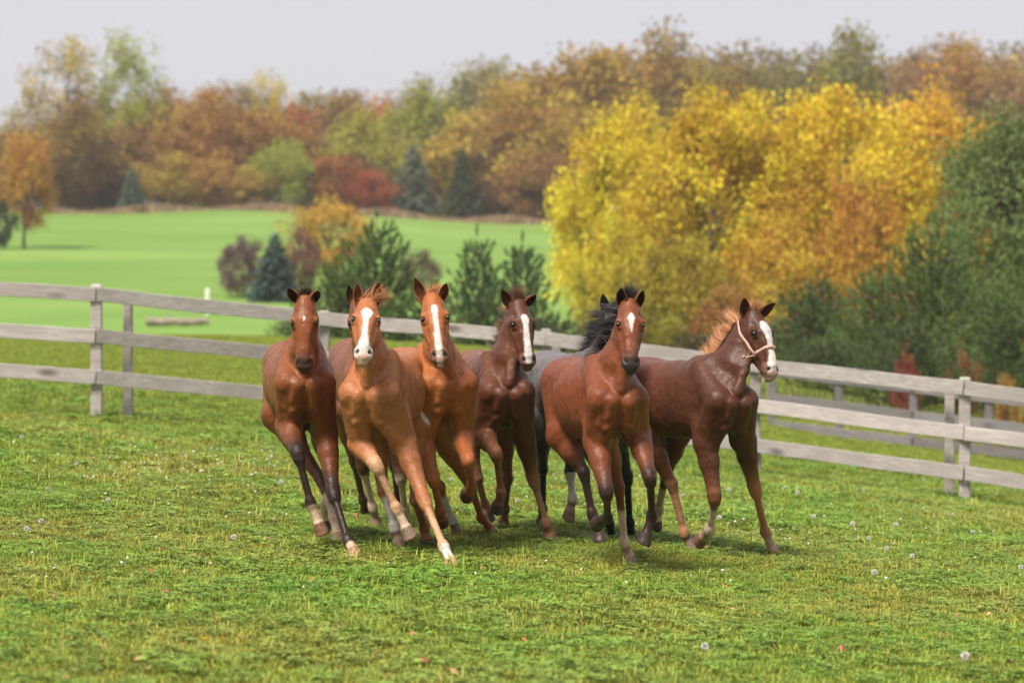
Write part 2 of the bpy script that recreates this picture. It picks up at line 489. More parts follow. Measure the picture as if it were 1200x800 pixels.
def pine(seed, whorls=11, width=0.42, needles=26, dens=1.0, cone=0.55):
    """young open-grown pine: whorls of upswept limbs carrying bottle-brush tufts of needles"""
    r = np.random.default_rng(seed); ch = []
    zz = np.linspace(-0.02, 0.97, 9); ch.append((np.stack([0.01 * np.sin(zz * 5 + seed), 0.01 * np.cos(zz * 4), zz], 1), 0.02 * (1.03 - zz)))
    tufts = [(np.array([0, 0, 0.95]), np.array([0, 0, 1.0]))]
    for w in range(whorls):
        f = w / whorls; z = 0.04 + 0.84 * f ** 0.92
        prof = width * (1 - f) ** cone * (0.85 + 0.3 * r.random()) + 0.03
        nb = int(r.integers(5, 8))
        for k in range(nb):
            az = math.tau * (k + r.uniform(-0.3, 0.3)) / nb + w * 0.7; L = prof * r.uniform(0.7, 1.12)
            d = np.array([math.cos(az), math.sin(az), 0])
            p0 = np.array([0, 0, z]); p1 = p0 + d * L * 0.55 + [0, 0, L * 0.08]; p2 = p0 + d * L + [0, 0, L * (0.34 + 0.15 * f)]
            ch.append(([p0, p1, p2], [0.007, 0.005, 0.0025]))
            nt = max(2, int(L / 0.05 * dens))
            for j in range(nt):
                s = (j + 0.7) / nt
                q = p0 * (1 - s)**2 + 2 * p1 * s * (1 - s) + p2 * s * s
                sidev = np.array([-d[1], d[0], 0]) * r.normal(0, 0.05)
                dd = nrm(d * 0.55 + [0, 0, 0.75] + r.normal(0, 0.28, 3))
                tufts.append((q + sidev + [0, 0, r.uniform(-0.005, 0.02)], dd))
    n = len(tufts); base = np.repeat(np.array([t_[0] for t_ in tufts]), needles, 0); ax = np.repeat(np.array([t_[1] for t_ in tufts]), needles, 0)
    N = n * needles
    along = r.uniform(0, 0.065, N)[:, None]
    dirs = ax * 0.9 + r.normal(size=(N, 3)) * 0.45; dirs /= np.linalg.norm(dirs, axis=1)[:, None]
    b = base + ax * along; ln = (r.uniform(0.03, 0.055, N))[:, None]
    sd = np.cross(dirs, r.normal(size=(N, 3))); sd /= np.linalg.norm(sd, axis=1)[:, None]
    V = np.stack([b - sd * 0.0030, b + sd * 0.0030, b + dirs * ln], 1).reshape(-1, 3)
    tone = np.repeat(r.random(n), needles)
    col = np.repeat(np.stack([np.clip(0.12 + 0.35 * r.random(N) + 0.55 * (tone - 0.3) + along[:, 0] * 5, 0, 1), np.clip(0.35 * tone + 0.4 * r.random(N), 0, 1), tone], 1), 3, 0)
    crown = mesh_np('crown', V, tris=np.arange(3 * N).reshape(N, 3), cols=col, mats=(LEAF,))
    tv, tq = tubes(ch); return crown, mesh_np('trunk', tv, quads=tq, smooth=True, mats=(BARK,))

def spruce(seed, width=0.34, rows=20):
    r = np.random.default_rng(seed); ch = []
    zz = np.linspace(-0.02, 0.98, 7); ch.append((np.stack([0 * zz, 0 * zz, zz], 1), 0.018 * (1.03 - zz)))
    C, D = [], []
    for w in range(rows):
        f = w / rows; z = 0.02 + 0.94 * f; rad = width * (1 - f) ** 0.9 + 0.015; nb = int(10 - 5 * f)
        for k in range(nb):
            az = math.tau * (k + r.uniform(-.35, .35)) / nb + w; L = rad * r.uniform(0.75, 1.1); d = np.array([math.cos(az), math.sin(az), 0])
            p0 = np.array([0, 0, z]); p1 = p0 + d * L * 0.6 + [0, 0, 0.03 * L]; p2 = p0 + d * L + [0, 0, -0.10 * L]
            ch.append(([p0, p1, p2], [0.005, 0.003, 0.001]))
            m = max(5, int(L * 190)); s = r.uniform(0.15, 1, m)[:, None]
            q = p0 * (1 - s)**2 + 2 * p1 * s * (1 - s) + p2 * s * s
            C.append(q + r.normal(0, 0.008, (m, 3)) + np.outer(r.normal(0, 0.2, m) * (1.1 - s[:, 0]) * L, [-d[1], d[0], 0]))
            D.append(np.tile(d, (m, 1)))
    C = np.concatenate(C); D = np.concatenate(D); N = len(C)
    V = []
    dirs = D + r.normal(0, 0.6, (N, 3)); dirs /= np.linalg.norm(dirs, axis=1)[:, None]
    sd = np.cross(dirs, [0, 0, 1.0] + r.normal(0, 0.3, (N, 3))); sd /= np.linalg.norm(sd, axis=1)[:, None]
    ln = r.uniform(0.03, 0.055, N)[:, None]
    V = np.stack([C - sd * 0.016, C + dirs * ln * 0.9 - sd * 0.008, C + dirs * ln * 1.3, C + sd * 0.016], 1).reshape(-1, 3)
    col = np.repeat(np.stack([0.15 + 0.7 * r.random(N), r.random(N), r.random(N)], 1), 4, 0)
    crown = mesh_np('crown', V, quads=np.arange(4 * N).reshape(N, 4), cols=col, mats=(LEAF,))
    tv, tq = tubes(ch); return crown, mesh_np('trunk', tv, quads=tq, smooth=True, mats=(BARK,))

PROTO = {
  'broad': [broadleaf(s, 0.46, 0.05, 11500, 0.020, 9, 90, 0.062, 0.016, 0.9, 0.3) for s in (1, 2, 3, 4)],
  'airy': [broadleaf(s, 0.30, 0.20, 3400, 0.0145, 10, 95, 0.035, 0.018) for s in (11, 12)],
  'half': [broadleaf(s, 0.40, 0.10, 6500, 0.017, 9, 95, 0.048, 0.016, 0.9, 0.5) for s in (21, 22)],
  'bush': [broadleaf(s, 0.55, 0.0, 6500, 0.026, 9, 60, 0.075, 0.018, 0.9, 0.6) for s in (31, 32, 33)],
  'near': [broadleaf(s, 0.46, 0.02, 30000, 0.0135, 12, 230, 0.040, 0.016) for s in (41, 42, 43)],
  'nearbush': [broadleaf(s, 0.60, 0.0, 11000, 0.020, 10, 110, 0.055, 0.016, 0.9, 0.6) for s in (51, 52)],
  'small': [broadleaf(s, 0.46, 0.16, 6500, 0.022, 9, 90, 0.05, 0.026) for s in (61, 62)],
  'pine': [pine(s, 13, 0.44, 50, 1.0, 0.78) for s in (71, 72, 73)],
  'widepine': [pine(s, 12, 0.60, 50, 1.0, 0.65) for s in (81, 82)],
  'spruce': [spruce(s) for s in (91, 92)],
}
WIDTH = {'broad': 0.92, 'airy': 0.70, 'half': 0.80, 'bush': 1.30, 'near': 0.90, 'nearbush': 1.40, 'small': 1.05, 'pine': 0.90, 'widepine': 1.25, 'spruce': 0.70}
_use = {}
def tree(kind, px, ytop, wpx, d, col, label, name=None, group=None, sink=0.0):
    """a tree standing on the ground in the column px at distance d, its top and width as they subtend in the photograph"""
    b = put_ground(px, d) - [0, 0, sink]
    H = float(at(px, ytop, d)[2] - b[2]); Wd = wpx / FPX * d
    i = _use.get(kind, 0); _use[kind] = i + 1
    crown, trunk = PROTO[kind][i % len(PROTO[kind])]
    root = empty(name or {'pine': 'pine_tree', 'widepine': 'pine_tree', 'spruce': 'spruce_tree', 'bush': 'shrub', 'nearbush': 'shrub'}.get(kind, 'tree'), b, (i * 2.399) % math.tau)
    s = Wd / WIDTH[kind]; root.scale = (s, s, H)
    c = obj('crown', crown, root); c.color = (*col, 1)
    obj('trunk', trunk, root)
    tag(root, label, 'shrub' if 'bush' in kind else 'tree', group)
    return root
# ---- the wood along the top of the hill, front row (column, top, width, distance, colour)
WOODG = 'autumn trees of the wood on the hill'
ROW = [
 ('airy', 76, 34, 100, 246, (0.40, 0.27, 0.10), 'tall thin tree with sparse pale orange leaves against the sky'),
 ('half', 151, 30, 62, 247, (0.30, 0.29, 0.05), 'tall narrow yellow green tree beside the sparse pale orange one'),
 ('airy', 34, 100, 60, 243, (0.34, 0.25, 0.10), 'small nearly bare tree at the low end of the wood'),
 ('broad', 92, 122, 85, 240, (0.21, 0.115, 0.035), 'dense olive brown tree below the tall sparse tree'),
 ('half', 143, 140, 70, 243, (0.27, 0.145, 0.06), 'thin brown tree below the tall yellow green tree'),
 ('broad', 190, 104, 85, 250, (0.34, 0.20, 0.06), 'golden brown tree behind the yellow shrub'),
 ('broad', 243, 112, 95, 246, (0.31, 0.14, 0.045), 'orange brown rounded tree next to the golden brown one'),
 ('half', 312, 78, 50, 262, (0.44, 0.29, 0.05), 'bright yellow tree top rising behind brown trees'),
 ('airy', 280, 92, 70, 258, (0.20, 0.14, 0.07), 'dark twiggy tree beside the bright yellow tree top'),
 ('broad', 295, 128, 95, 244, (0.27, 0.12, 0.035), 'russet tree below the bright yellow tree top'),
 ('half', 350, 116, 48, 262, (0.44, 0.08, 0.045), 'small scarlet tree showing behind brown trees'),
 ('half', 397, 100, 80, 257, (0.22, 0.115, 0.05), 'dull brown thin tree behind the yellow green trees'),
 ('bush', 332, 166, 62, 238, (0.27, 0.27, 0.045), 'low yellow green shrub at the foot of the russet tree'),
 ('broad', 424, 134, 85, 246, (0.31, 0.26, 0.045), 'yellow green rounded tree above red shrubs'),
 ('half', 440, 104, 45, 264, (0.46, 0.16, 0.06), 'small orange red tree top behind the yellow green tree'),
 ('bush', 392, 184, 85, 240, (0.26, 0.085, 0.03), 'rust red shrub below the yellow green tree'),
 ('bush', 436, 200, 55, 238, (0.30, 0.065, 0.035), 'low crimson shrub beside the rust red one'),
 ('broad', 498, 96, 85, 252, (0.27, 0.25, 0.05), 'light green tree left of the tall grey green tree'),
 ('spruce', 484, 165, 62, 240, (0.20, 0.21, 0.165), 'hazy blue grey spruce at the edge of the wood'),
 ('spruce', 541, 168, 48, 238, (0.10, 0.11, 0.05), 'dark green spruce in front of the golden trees'),
 ('half', 572, 64, 88, 256, (0.20, 0.18, 0.08), 'tall grey green tree with thinning top'),
 ('broad', 606, 105, 115, 244, (0.36, 0.21, 0.045), 'golden ochre tree at the bend of the wood'),
 ('broad', 686, 58, 150, 250, (0.31, 0.18, 0.04), 'large golden olive tree, the broadest of the wood'),
 ('bush', 640, 176, 95, 238, (0.25, 0.115, 0.045), 'brown shrub at the foot of the golden ochre tree'),
 ('broad', 772, 46, 130, 255, (0.26, 0.16, 0.045), 'olive brown tree behind the bright yellow trees'),
 ('broad', 850, 64, 115, 250, (0.24, 0.15, 0.04), 'dull olive tree showing above the yellow trees'),
 ('half', 915, 56, 100, 252, (0.18, 0.15, 0.05), 'grey olive tree with twiggy top above the yellow trees'),
 ('broad', 990, 44, 110, 254, (0.18, 0.145, 0.04), 'dark olive tree rising highest above the yellow trees'),
 ('half', 1068, 66, 85, 250, (0.26, 0.13, 0.085), 'purple brown thin tree next to the dark olive tree'),
 ('broad', 1136, 48, 95, 252, (0.36, 0.19, 0.06), 'pale orange tree above the grey green tree'),
 ('half', 1196, 56, 85, 248, (0.26, 0.14, 0.08), 'mauve brown thin tree beside the pale orange one'),
 ('spruce', 155, 192, 34, 236, (0.15, 0.19, 0.145), 'small blue green spruce standing at the field edge'),
 ('bush', 205, 180, 72, 238, (0.34, 0.22, 0.045), 'golden yellow shrub beside the small spruce'),
 ('bush', 258, 186, 62, 238, (0.36, 0.18, 0.055), 'orange shrub between golden shrub and yellow green shrub'),
 ('bush', 296, 196, 55, 237, (0.32, 0.20, 0.05), 'low ochre shrub at the edge of the hill field'),
 ('broad', 20, 150, 70, 246, (0.25, 0.15, 0.05), 'brown tree behind the orange tree in the hill field'),
 ('broad', 1250, 52, 110, 250, (0.28, 0.15, 0.06), 'brown tree ending the wood behind the pines'),
 ('broad', -30, 140, 80, 246, (0.28, 0.16, 0.05), 'brown tree at the low open end of the wood'),
 ('broad', -120, 130, 110, 250, (0.30, 0.19, 0.05), 'ochre tree past the low end of the wood'),
 ('broad', -220, 138, 110, 248, (0.24, 0.15, 0.045), 'olive tree past the ochre tree at the end of the wood'),
 ('half', -310, 125, 100, 250, (0.32, 0.17, 0.05), 'thin orange tree closing the far end of the wood'),
 ('broad', 1360, 50, 130, 252, (0.26, 0.16, 0.05), 'olive brown tree continuing the wood past the pines'),
]
for kind, px, yt, w, d, c, lab in ROW: tree(kind, px, yt, w * (1.4 if kind in ('broad', 'half', 'bush') else 1.1), d, (c[0] * 1.17, c[1] * 1.23, c[2] * 1.0), lab, group=WOODG)
BACK_TOP = ([-60, 0, 60, 130, 200, 260, 330, 400, 460, 520, 570, 620, 680, 750, 830, 900, 960, 1020, 1080, 1140, 1200, 1270],
            [150, 142, 140, 118, 112, 108, 112, 104, 112, 106, 84, 78, 66, 56, 60, 60, 56, 62, 64, 58, 60, 60])
rb = random.Random(3)
bx = -55
BACKC = [(0.25, 0.14, 0.05), (0.30, 0.17, 0.05), (0.21, 0.13, 0.045), (0.29, 0.13, 0.05), (0.23, 0.16, 0.05)]
while bx < 1280:
    ci = rb.randrange(5); c = BACKC[ci]; k = rb.uniform(0.85, 1.15)
    tree('broad', bx, np.interp(bx, *BACK_TOP) + rb.uniform(-2, 12), rb.uniform(115, 150), rb.uniform(272, 288), (c[0] * k * 1.1, c[1] * k * 1.18, c[2] * k),
         ('warm brown', 'golden ochre', 'dark olive brown', 'russet', 'mustard')[ci] + ' tree in the back row of the wood', group='back row of the wood')
    bx += rb.uniform(44, 58)
for i in range(24):   # undergrowth that closes the foot of the wood
    px = 70 + i * 26 + rb.uniform(-8, 8)
    if px > 690: break
    ci = rb.randrange(5); c = BACKC[ci]
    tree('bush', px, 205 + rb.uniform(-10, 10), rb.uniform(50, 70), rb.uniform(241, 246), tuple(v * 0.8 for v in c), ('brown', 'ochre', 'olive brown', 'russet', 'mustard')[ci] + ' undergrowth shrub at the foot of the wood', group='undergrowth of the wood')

# ---- in the hill field
tree('small', 30, 152, 88, 170, (0.46, 0.22, 0.045), 'round orange tree standing alone in the hill field')
tree('nearbush', 2, 232, 41, 169, (0.06, 0.085, 0.03), 'dark green shrub under the lone orange tree')
tree('nearbush', 285, 274, 79, 124, (0.15, 0.085, 0.085), 'dull purple shrub beside the blue spruce')
tree('spruce', 322, 268, 72, 121, (0.12, 0.175, 0.155), 'blue spruce between two purple shrubs in the valley')
tree('nearbush', 352, 266, 58, 126, (0.20, 0.085, 0.07), 'reddish purple shrub between blue spruce and orange tree')
tree('small', 388, 230, 118, 132, (0.50, 0.28, 0.05), 'bushy orange yellow tree behind the young pine')
tree('nearbush', 490, 290, 62, 124, (0.17, 0.12, 0.085), 'grey purple shrub between the young pines')
# ---- young pines in the valley
PINEC = (0.110, 0.170, 0.048)
tree('pine', 441, 248, 150, 62, PINEC, 'tall young pine with upright candles behind the chestnut foal')
tree('widepine', 398, 300, 139, 61, PINEC, 'low spreading pine at the foot of the tall young pine')
tree('pine', 559, 268, 112, 64, (0.085, 0.145, 0.05), 'slim young pine behind the light chestnut foal')
tree('pine', 612, 276, 118, 65, (0.088, 0.145, 0.05), 'bushy young pine next to the bright yellow trees')
tree('widepine', 505, 330, 116, 63, PINEC, 'low dark pine between two taller young pines')
tree('widepine', 338, 372, 64, 59, PINEC, 'very small dark pine just behind the fence')
tree('widepine', 655, 372, 122, 62, (0.075, 0.10, 0.035), 'low pine below the bright yellow trees')
# ---- the bright yellow trees
tree('near', 742, 114, 185, 92, (0.66, 0.50, 0.04), 'bright lemon yellow tree at the end of the row of yellow trees')
tree('near', 838, 108, 215, 90, (0.58, 0.40, 0.03), 'wide golden yellow tree between lemon yellow and orange yellow trees')
tree('near', 968, 95, 240, 91, (0.68, 0.48, 0.035), 'tallest bright yellow tree with rounded top')
tree('near', 1085, 99, 190, 93, (0.64, 0.38, 0.040), 'orange yellow tree behind the grey green tree')
tree('nearbush', 722, 236, 130, 84, (0.52, 0.40, 0.035), 'yellow shrub at the foot of the lemon yellow tree')
tree('nearbush', 800, 270, 180, 83, (0.34, 0.25, 0.03), 'olive yellow shrub below the wide golden tree')
tree('nearbush', 925, 230, 204, 84, (0.50, 0.29, 0.032), 'orange gold shrub below the tallest yellow tree')
tree('nearbush', 1015, 190, 144, 86, (0.48, 0.23, 0.04), 'burnt orange shrub between the yellow trees')
tree('nearbush', 740, 330, 132, 74, (0.24, 0.19, 0.03), 'dark olive shrub behind the fence below the yellow trees')
tree('nearbush', 856, 330, 132, 73, (0.30, 0.13, 0.04), 'rusty orange shrub behind the halter foal')
tree('near', 1182, 130, 200, 74, (0.165, 0.205, 0.06), 'tall grey green tree behind the big pine')
tree('near', 1262, 120, 207, 76, (0.16, 0.18, 0.06), 'green tree at the edge of the pine group')
# ---- pines behind the second fence
PG = (0.120, 0.180, 0.050)
tree('widepine', 1094, 254, 225, 55, PG, 'biggest pine of the group behind the second fence')
tree('pine', 957, 318, 140, 58, (0.09, 0.145, 0.048), 'slender pine beside the halter foal, behind the second fence')
tree('widepine', 1024, 312, 140, 56, PG, 'middle pine between slender pine and biggest pine')
tree('widepine', 1176, 330, 188, 53, PG, 'low broad pine at the end of the second fence')
tree('widepine', 905, 372, 133, 60, PG, 'small pine half hidden by the halter foal')
tree('widepine', 1245, 300, 218, 55, PG, 'broad pine beyond the grey green tree')
tree('widepine', 1068, 372, 188, 51, (0.095, 0.14, 0.045), 'low pine in front of the biggest pine')
tree('widepine', 970, 392, 160, 53, (0.095, 0.135, 0.045), 'low pine in front of the slender pine')
tree('widepine', 820, 388, 130, 60, (0.07, 0.09, 0.03), 'small dark pine behind the fence beside the red bay')
tree('nearbush', 1062, 408, 42, 48.5, (0.30, 0.06, 0.05), 'small crimson shrub between pines')
tree('nearbush', 1178, 436, 42, 46.5, (0.42, 0.22, 0.06), 'small pale orange shrub by the second fence')
tree('nearbush', 1128, 405, 50, 50.5, (0.26, 0.13, 0.05), 'russet shrub growing among the pines')
# ================================================================== grass
def grass_material(name, tint=(1, 1, 1)):
    t = NT(name)
    c, pos, n1, n2, sep = zone_colour(t)
    a = t.node('ShaderNodeAttribute'); a.attribute_name = 'Col'
    oi = t.node('ShaderNodeObjectInfo')
    v = t.math('ADD', t.math('MULTIPLY', oi.outputs['Random'], 0.5), 0.78)
    cb = t.node('ShaderNodeCombineColor'); [t.link(v, cb.inputs[i]) for i in range(3)]
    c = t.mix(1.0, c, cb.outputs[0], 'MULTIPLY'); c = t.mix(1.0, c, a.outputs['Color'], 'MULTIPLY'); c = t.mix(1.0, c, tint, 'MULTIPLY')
    t.col(c); t.rough(0.5, 0.25)
    tr = t.node('ShaderNodeBsdfTranslucent'); t.link(c, tr.inputs[0])
    mx = t.node('ShaderNodeMixShader'); mx.inputs[0].default_value = 0.3
    t.link(t.bsdf.outputs[0], mx.inputs[1]); t.link(tr.outputs[0], mx.inputs[2]); t.link(mx.outputs[0], t.n['Material Output'].inputs['Surface'])
    return t.m
GRASS = grass_material('grass_blade', (1.47, 1.28, 1.15))

def tuft(seed, n=26, rad=0.055, h=(0.016, 0.042), w=0.0042, lean=0.8):
    r = np.random.default_rng(seed)
    V, Q, C = [], [], []
    for i in range(n):
        a, rr = r.uniform(0, math.tau), rad * math.sqrt(r.random())
        b = np.array([rr * math.cos(a), rr * math.sin(a), -0.006]); L = r.uniform(*h)
        az = r.uniform(0, math.tau); d = np.array([math.cos(az), math.sin(az), 0]); s = np.array([-d[1], d[0], 0])
        k = r.uniform(0.2, 1) * lean; ww = w * r.uniform(0.7, 1.4)
        p1 = b + np.array([0, 0, L * 0.6]) + d * L * 0.25 * k; p2 = b + np.array([0, 0, L * (1 - 0.35 * k)]) + d * L * 0.85 * k
        o = len(V); V += [b - s * ww * .5, b + s * ww * .5, p1 + s * ww * .45, p1 - s * ww * .45, p2]
        Q.append((o, o + 1, o + 2, o + 3)); Q.append((o + 3, o + 2, o + 4, o + 4))
        g = r.uniform(0.7, 1.3); c = np.array([g * r.uniform(.9, 1.15), g, g * r.uniform(.7, 1.1)])
        if r.random() < 0.015: c = np.array([1.7, 1.15, 1.7])
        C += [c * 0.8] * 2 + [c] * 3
    return np.array(V), [q for q in Q if q[2] != q[3]], [q[:3] for q in Q if q[2] == q[3]], np.array(C)

def clover(seed, n=15, rad=0.06):
    r = np.random.default_rng(seed); V, T, C = [], [], []
    for i in range(n):
        a, rr = r.uniform(0, math.tau), rad * math.sqrt(r.random()); z = r.uniform(0.012, 0.035)
        c0 = np.array([rr * math.cos(a), rr * math.sin(a), z]); a0 = r.uniform(0, math.tau); s = r.uniform(0.009, 0.015); g = r.uniform(0.65, 1.05)
        for k in range(3):
            th = a0 + k * math.tau / 3; o = len(V); V.append(c0)
            for q in (-0.75, -0.3, 0.3, 0.75):
                V.append(c0 + np.array([math.cos(th + q), math.sin(th + q), r.uniform(-.1, .35)]) * s * (1.0 if abs(q) > .5 else 1.25))
            T += [(o, o + 1, o + 2), (o, o + 2, o + 3), (o, o + 3, o + 4)]; C += [np.array([0.8, 1.05, 0.95]) * g] * 5
    return np.array(V), [], T, np.array(C)

grass_coll = bpy.data.collections.new('grass_tufts')
def add_proto(name, data, mat):
    V, Q, T, C = data
    me = mesh_np(name, V, quads=Q if len(Q) else None, tris=T, cols=C, mats=(mat,))
    o = bpy.data.objects.new(name, me); grass_coll.objects.link(o)
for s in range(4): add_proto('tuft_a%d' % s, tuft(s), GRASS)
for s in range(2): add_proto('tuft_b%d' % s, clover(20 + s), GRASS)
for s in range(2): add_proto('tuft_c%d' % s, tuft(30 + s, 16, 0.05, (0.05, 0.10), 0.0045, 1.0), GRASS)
def scatter(name, pts, scl, weights, label):
    """one object: instanced tufts on given ground points"""
    n = len(pts); me = bpy.data.meshes.new(name)
    me.vertices.add(n); me.vertices.foreach_set('co', np.asarray(pts, np.float32).ravel())
    at_ = me.attributes.new('scl', 'FLOAT', 'POINT'); at_.data.foreach_set('value', np.asarray(scl, np.float32))
    ix = me.attributes.new('pick', 'INT', 'POINT'); ix.data.foreach_set('value', RNG.choice(8, n, p=weights).astype(np.int32))
    rt = me.attributes.new('rotz', 'FLOAT_VECTOR', 'POINT')
    rv = np.stack([RNG.normal(0, 0.08, n), RNG.normal(0, 0.08, n), RNG.uniform(0, math.tau, n)], 1).astype(np.float32); rt.data.foreach_set('vector', rv.ravel())
    me.update()
    o = obj(name, me)
    ng = bpy.data.node_groups.new(name, 'GeometryNodeTree')
    ng.interface.new_socket('Geometry', in_out='INPUT', socket_type='NodeSocketGeometry'); ng.interface.new_socket('Geometry', in_out='OUTPUT', socket_type='NodeSocketGeometry')
    gi, go = ng.nodes.new('NodeGroupInput'), ng.nodes.new('NodeGroupOutput')
    ins = ng.nodes.new('GeometryNodeInstanceOnPoints'); ci = ng.nodes.new('GeometryNodeCollectionInfo')
    ci.inputs['Collection'].default_value = grass_coll; ci.inputs['Separate Children'].default_value = True; ci.inputs['Reset Children'].default_value = True
    def named(nm, ty):
        q = ng.nodes.new('GeometryNodeInputNamedAttribute'); q.data_type = ty; q.inputs['Name'].default_value = nm; return q.outputs['Attribute']
    L = ng.links.new
    L(gi.outputs[0], ins.inputs['Points']); L(ci.outputs[0], ins.inputs['Instance']); ins.inputs['Pick Instance'].default_value = True
    L(named('pick', 'INT'), ins.inputs['Instance Index']); L(named('rotz', 'FLOAT_VECTOR'), ins.inputs['Rotation']); L(named('scl', 'FLOAT'), ins.inputs['Scale'])
    L(ins.outputs[0], go.inputs[0])
    m = o.modifiers.new('tufts', 'NODES'); m.node_group = ng
    tag(o, label, 'grass', kind='stuff')
    return o
def field_points(d0, d1, density, margin=1.0):
    A = (d1 - d0) * 2 * (0.18 * d1 + margin); n = int(A * density)
    y = RNG.uniform(d0, d1, n); x = RNG.uniform(-1, 1, n) * (0.18 * d1 + margin)
    k = np.abs(x) < 0.18 * y + margin
    x, y = x[k], y[k]; return x, y, np.stack([x, y, ground(x, y)], 1)
def vnoise(x, y, s, seed):
    r = np.random.default_rng(seed); f = 0
    for k in range(5):
        a = r.uniform(0, math.tau); w = s * r.uniform(0.6, 1.9); f = f + np.sin((x * math.cos(a) + y * math.sin(a)) * w + r.uniform(0, 6))
    return f / 5
W_ = np.array([.21, .21, .21, .20, .08, .07, .01, .01])
x, y, P = field_points(8.5, 21, 520, 2.5)
c = vnoise(x, y, 1.5, 3); s = np.clip(1.0 + 0.35 * c + RNG.normal(0, 0.2, len(x)), 0.5, 2.0)
scatter('pasture_grass', P, s, W_, 'short green grass and clover of the near pasture')
x, y, P = field_points(21, 38, 165, 3.0)
c = vnoise(x, y, 1.0, 4); s = np.clip(1.5 + 0.55 * c + RNG.normal(0, 0.25, len(x)), 0.7, 2.8)
scatter('pasture_grass', P, s, W_, 'short green grass of the pasture around the fence')
x, y, P = field_points(38, 58, 110, 4.0)
s = np.clip(1.35 + 0.3 * vnoise(x, y, 0.8, 5) + RNG.normal(0, 0.2, len(x)), 0.8, 2.0)
scatter('rough_grass', P, s, np.array([.25, .25, .25, .25, 0, 0, 0, 0]), 'olive green grass rising behind the fence')

# tall grass left standing round the posts and dry grass along the wood edge
def blades(name, pts, h, w, cols, label, seed):
    r = np.random.default_rng(seed); n = len(pts)
    az = r.uniform(0, math.tau, n); d = np.stack([np.cos(az), np.sin(az), np.zeros(n)], 1); s = np.stack([-d[:, 1], d[:, 0], np.zeros(n)], 1)
    L = (h * r.uniform(0.6, 1.3, n))[:, None]; k = r.uniform(0.1, 0.6, n)[:, None]; z = np.array([[0, 0, 1.0]])
    V = np.stack([pts - s * w / 2, pts + s * w / 2, pts + z * L * .6 + d * L * .15 * k + s * w * .4, pts + z * L * .6 + d * L * .15 * k - s * w * .4, pts + z * L + d * L * .6 * k], 1).reshape(-1, 3)
    o = np.arange(n)[:, None] * 5
    t = NT(name); a = t.node('ShaderNodeAttribute'); a.attribute_name = 'Col'; t.col(a.outputs['Color']); t.rough(0.7, 0.2)
    me = mesh_np(name, V, quads=o + [0, 1, 2, 3], tris=o + [3, 2, 4], cols=np.repeat(cols, 5, 0), mats=(t.m,))
    tag(obj(name, me), label, 'grass', kind='stuff')
pp = []
for px, d in [(q[0], q[1]) for q in FP] + [(150, 31.95), (1113, 31.55)]:
    b = put_ground(px, d); n = 90
    q = b + np.stack([RNG.normal(0, 0.16, n), RNG.normal(0, 0.12, n), np.zeros(n)], 1); pp.append(q)
pp = np.concatenate(pp); pp[:, 2] = ground(pp[:, 0], pp[:, 1]) - 0.01
blades('tall_grass', pp, 0.10, 0.007, np.array([0.13, 0.25, 0.03]) * RNG.uniform(0.7, 1.3, (len(pp), 1)), 'longer green grass round the feet of the fence posts', 1)
n = 9000
px = np.concatenate([RNG.uniform(60, 345, n // 2), RNG.uniform(380, 670, n // 2)])
d = 234 + RNG.normal(0, 1.6, n) + 1.5 * np.sin(px * 0.03); x = (px - 600) / FPX * d
blades('dry_verge', np.stack([x, d, ground(x, d) - 0.05], 1), 0.45 + 0.22 * np.sin(px * 0.045), 0.10, np.array([0.30, 0.20, 0.12]) * RNG.uniform(0.6, 1.2, (n, 1)), 'strip of dry tan grass along the edge of the wood', 2)
n = 5000
px = RNG.uniform(890, 1230, n); d = RNG.uniform(47, 51, n); x = (px - 600) / FPX * d
blades('dry_verge', np.stack([x, d, ground(x, d) - 0.02], 1), 0.22, 0.016, np.where(RNG.random((n, 1)) < 0.25, np.array([[0.34, 0.24, 0.12]]), np.array([[0.12, 0.19, 0.035]])) * RNG.uniform(0.6, 1.2, (n, 1)), 'long half dry grass under the pines behind the second fence', 3)
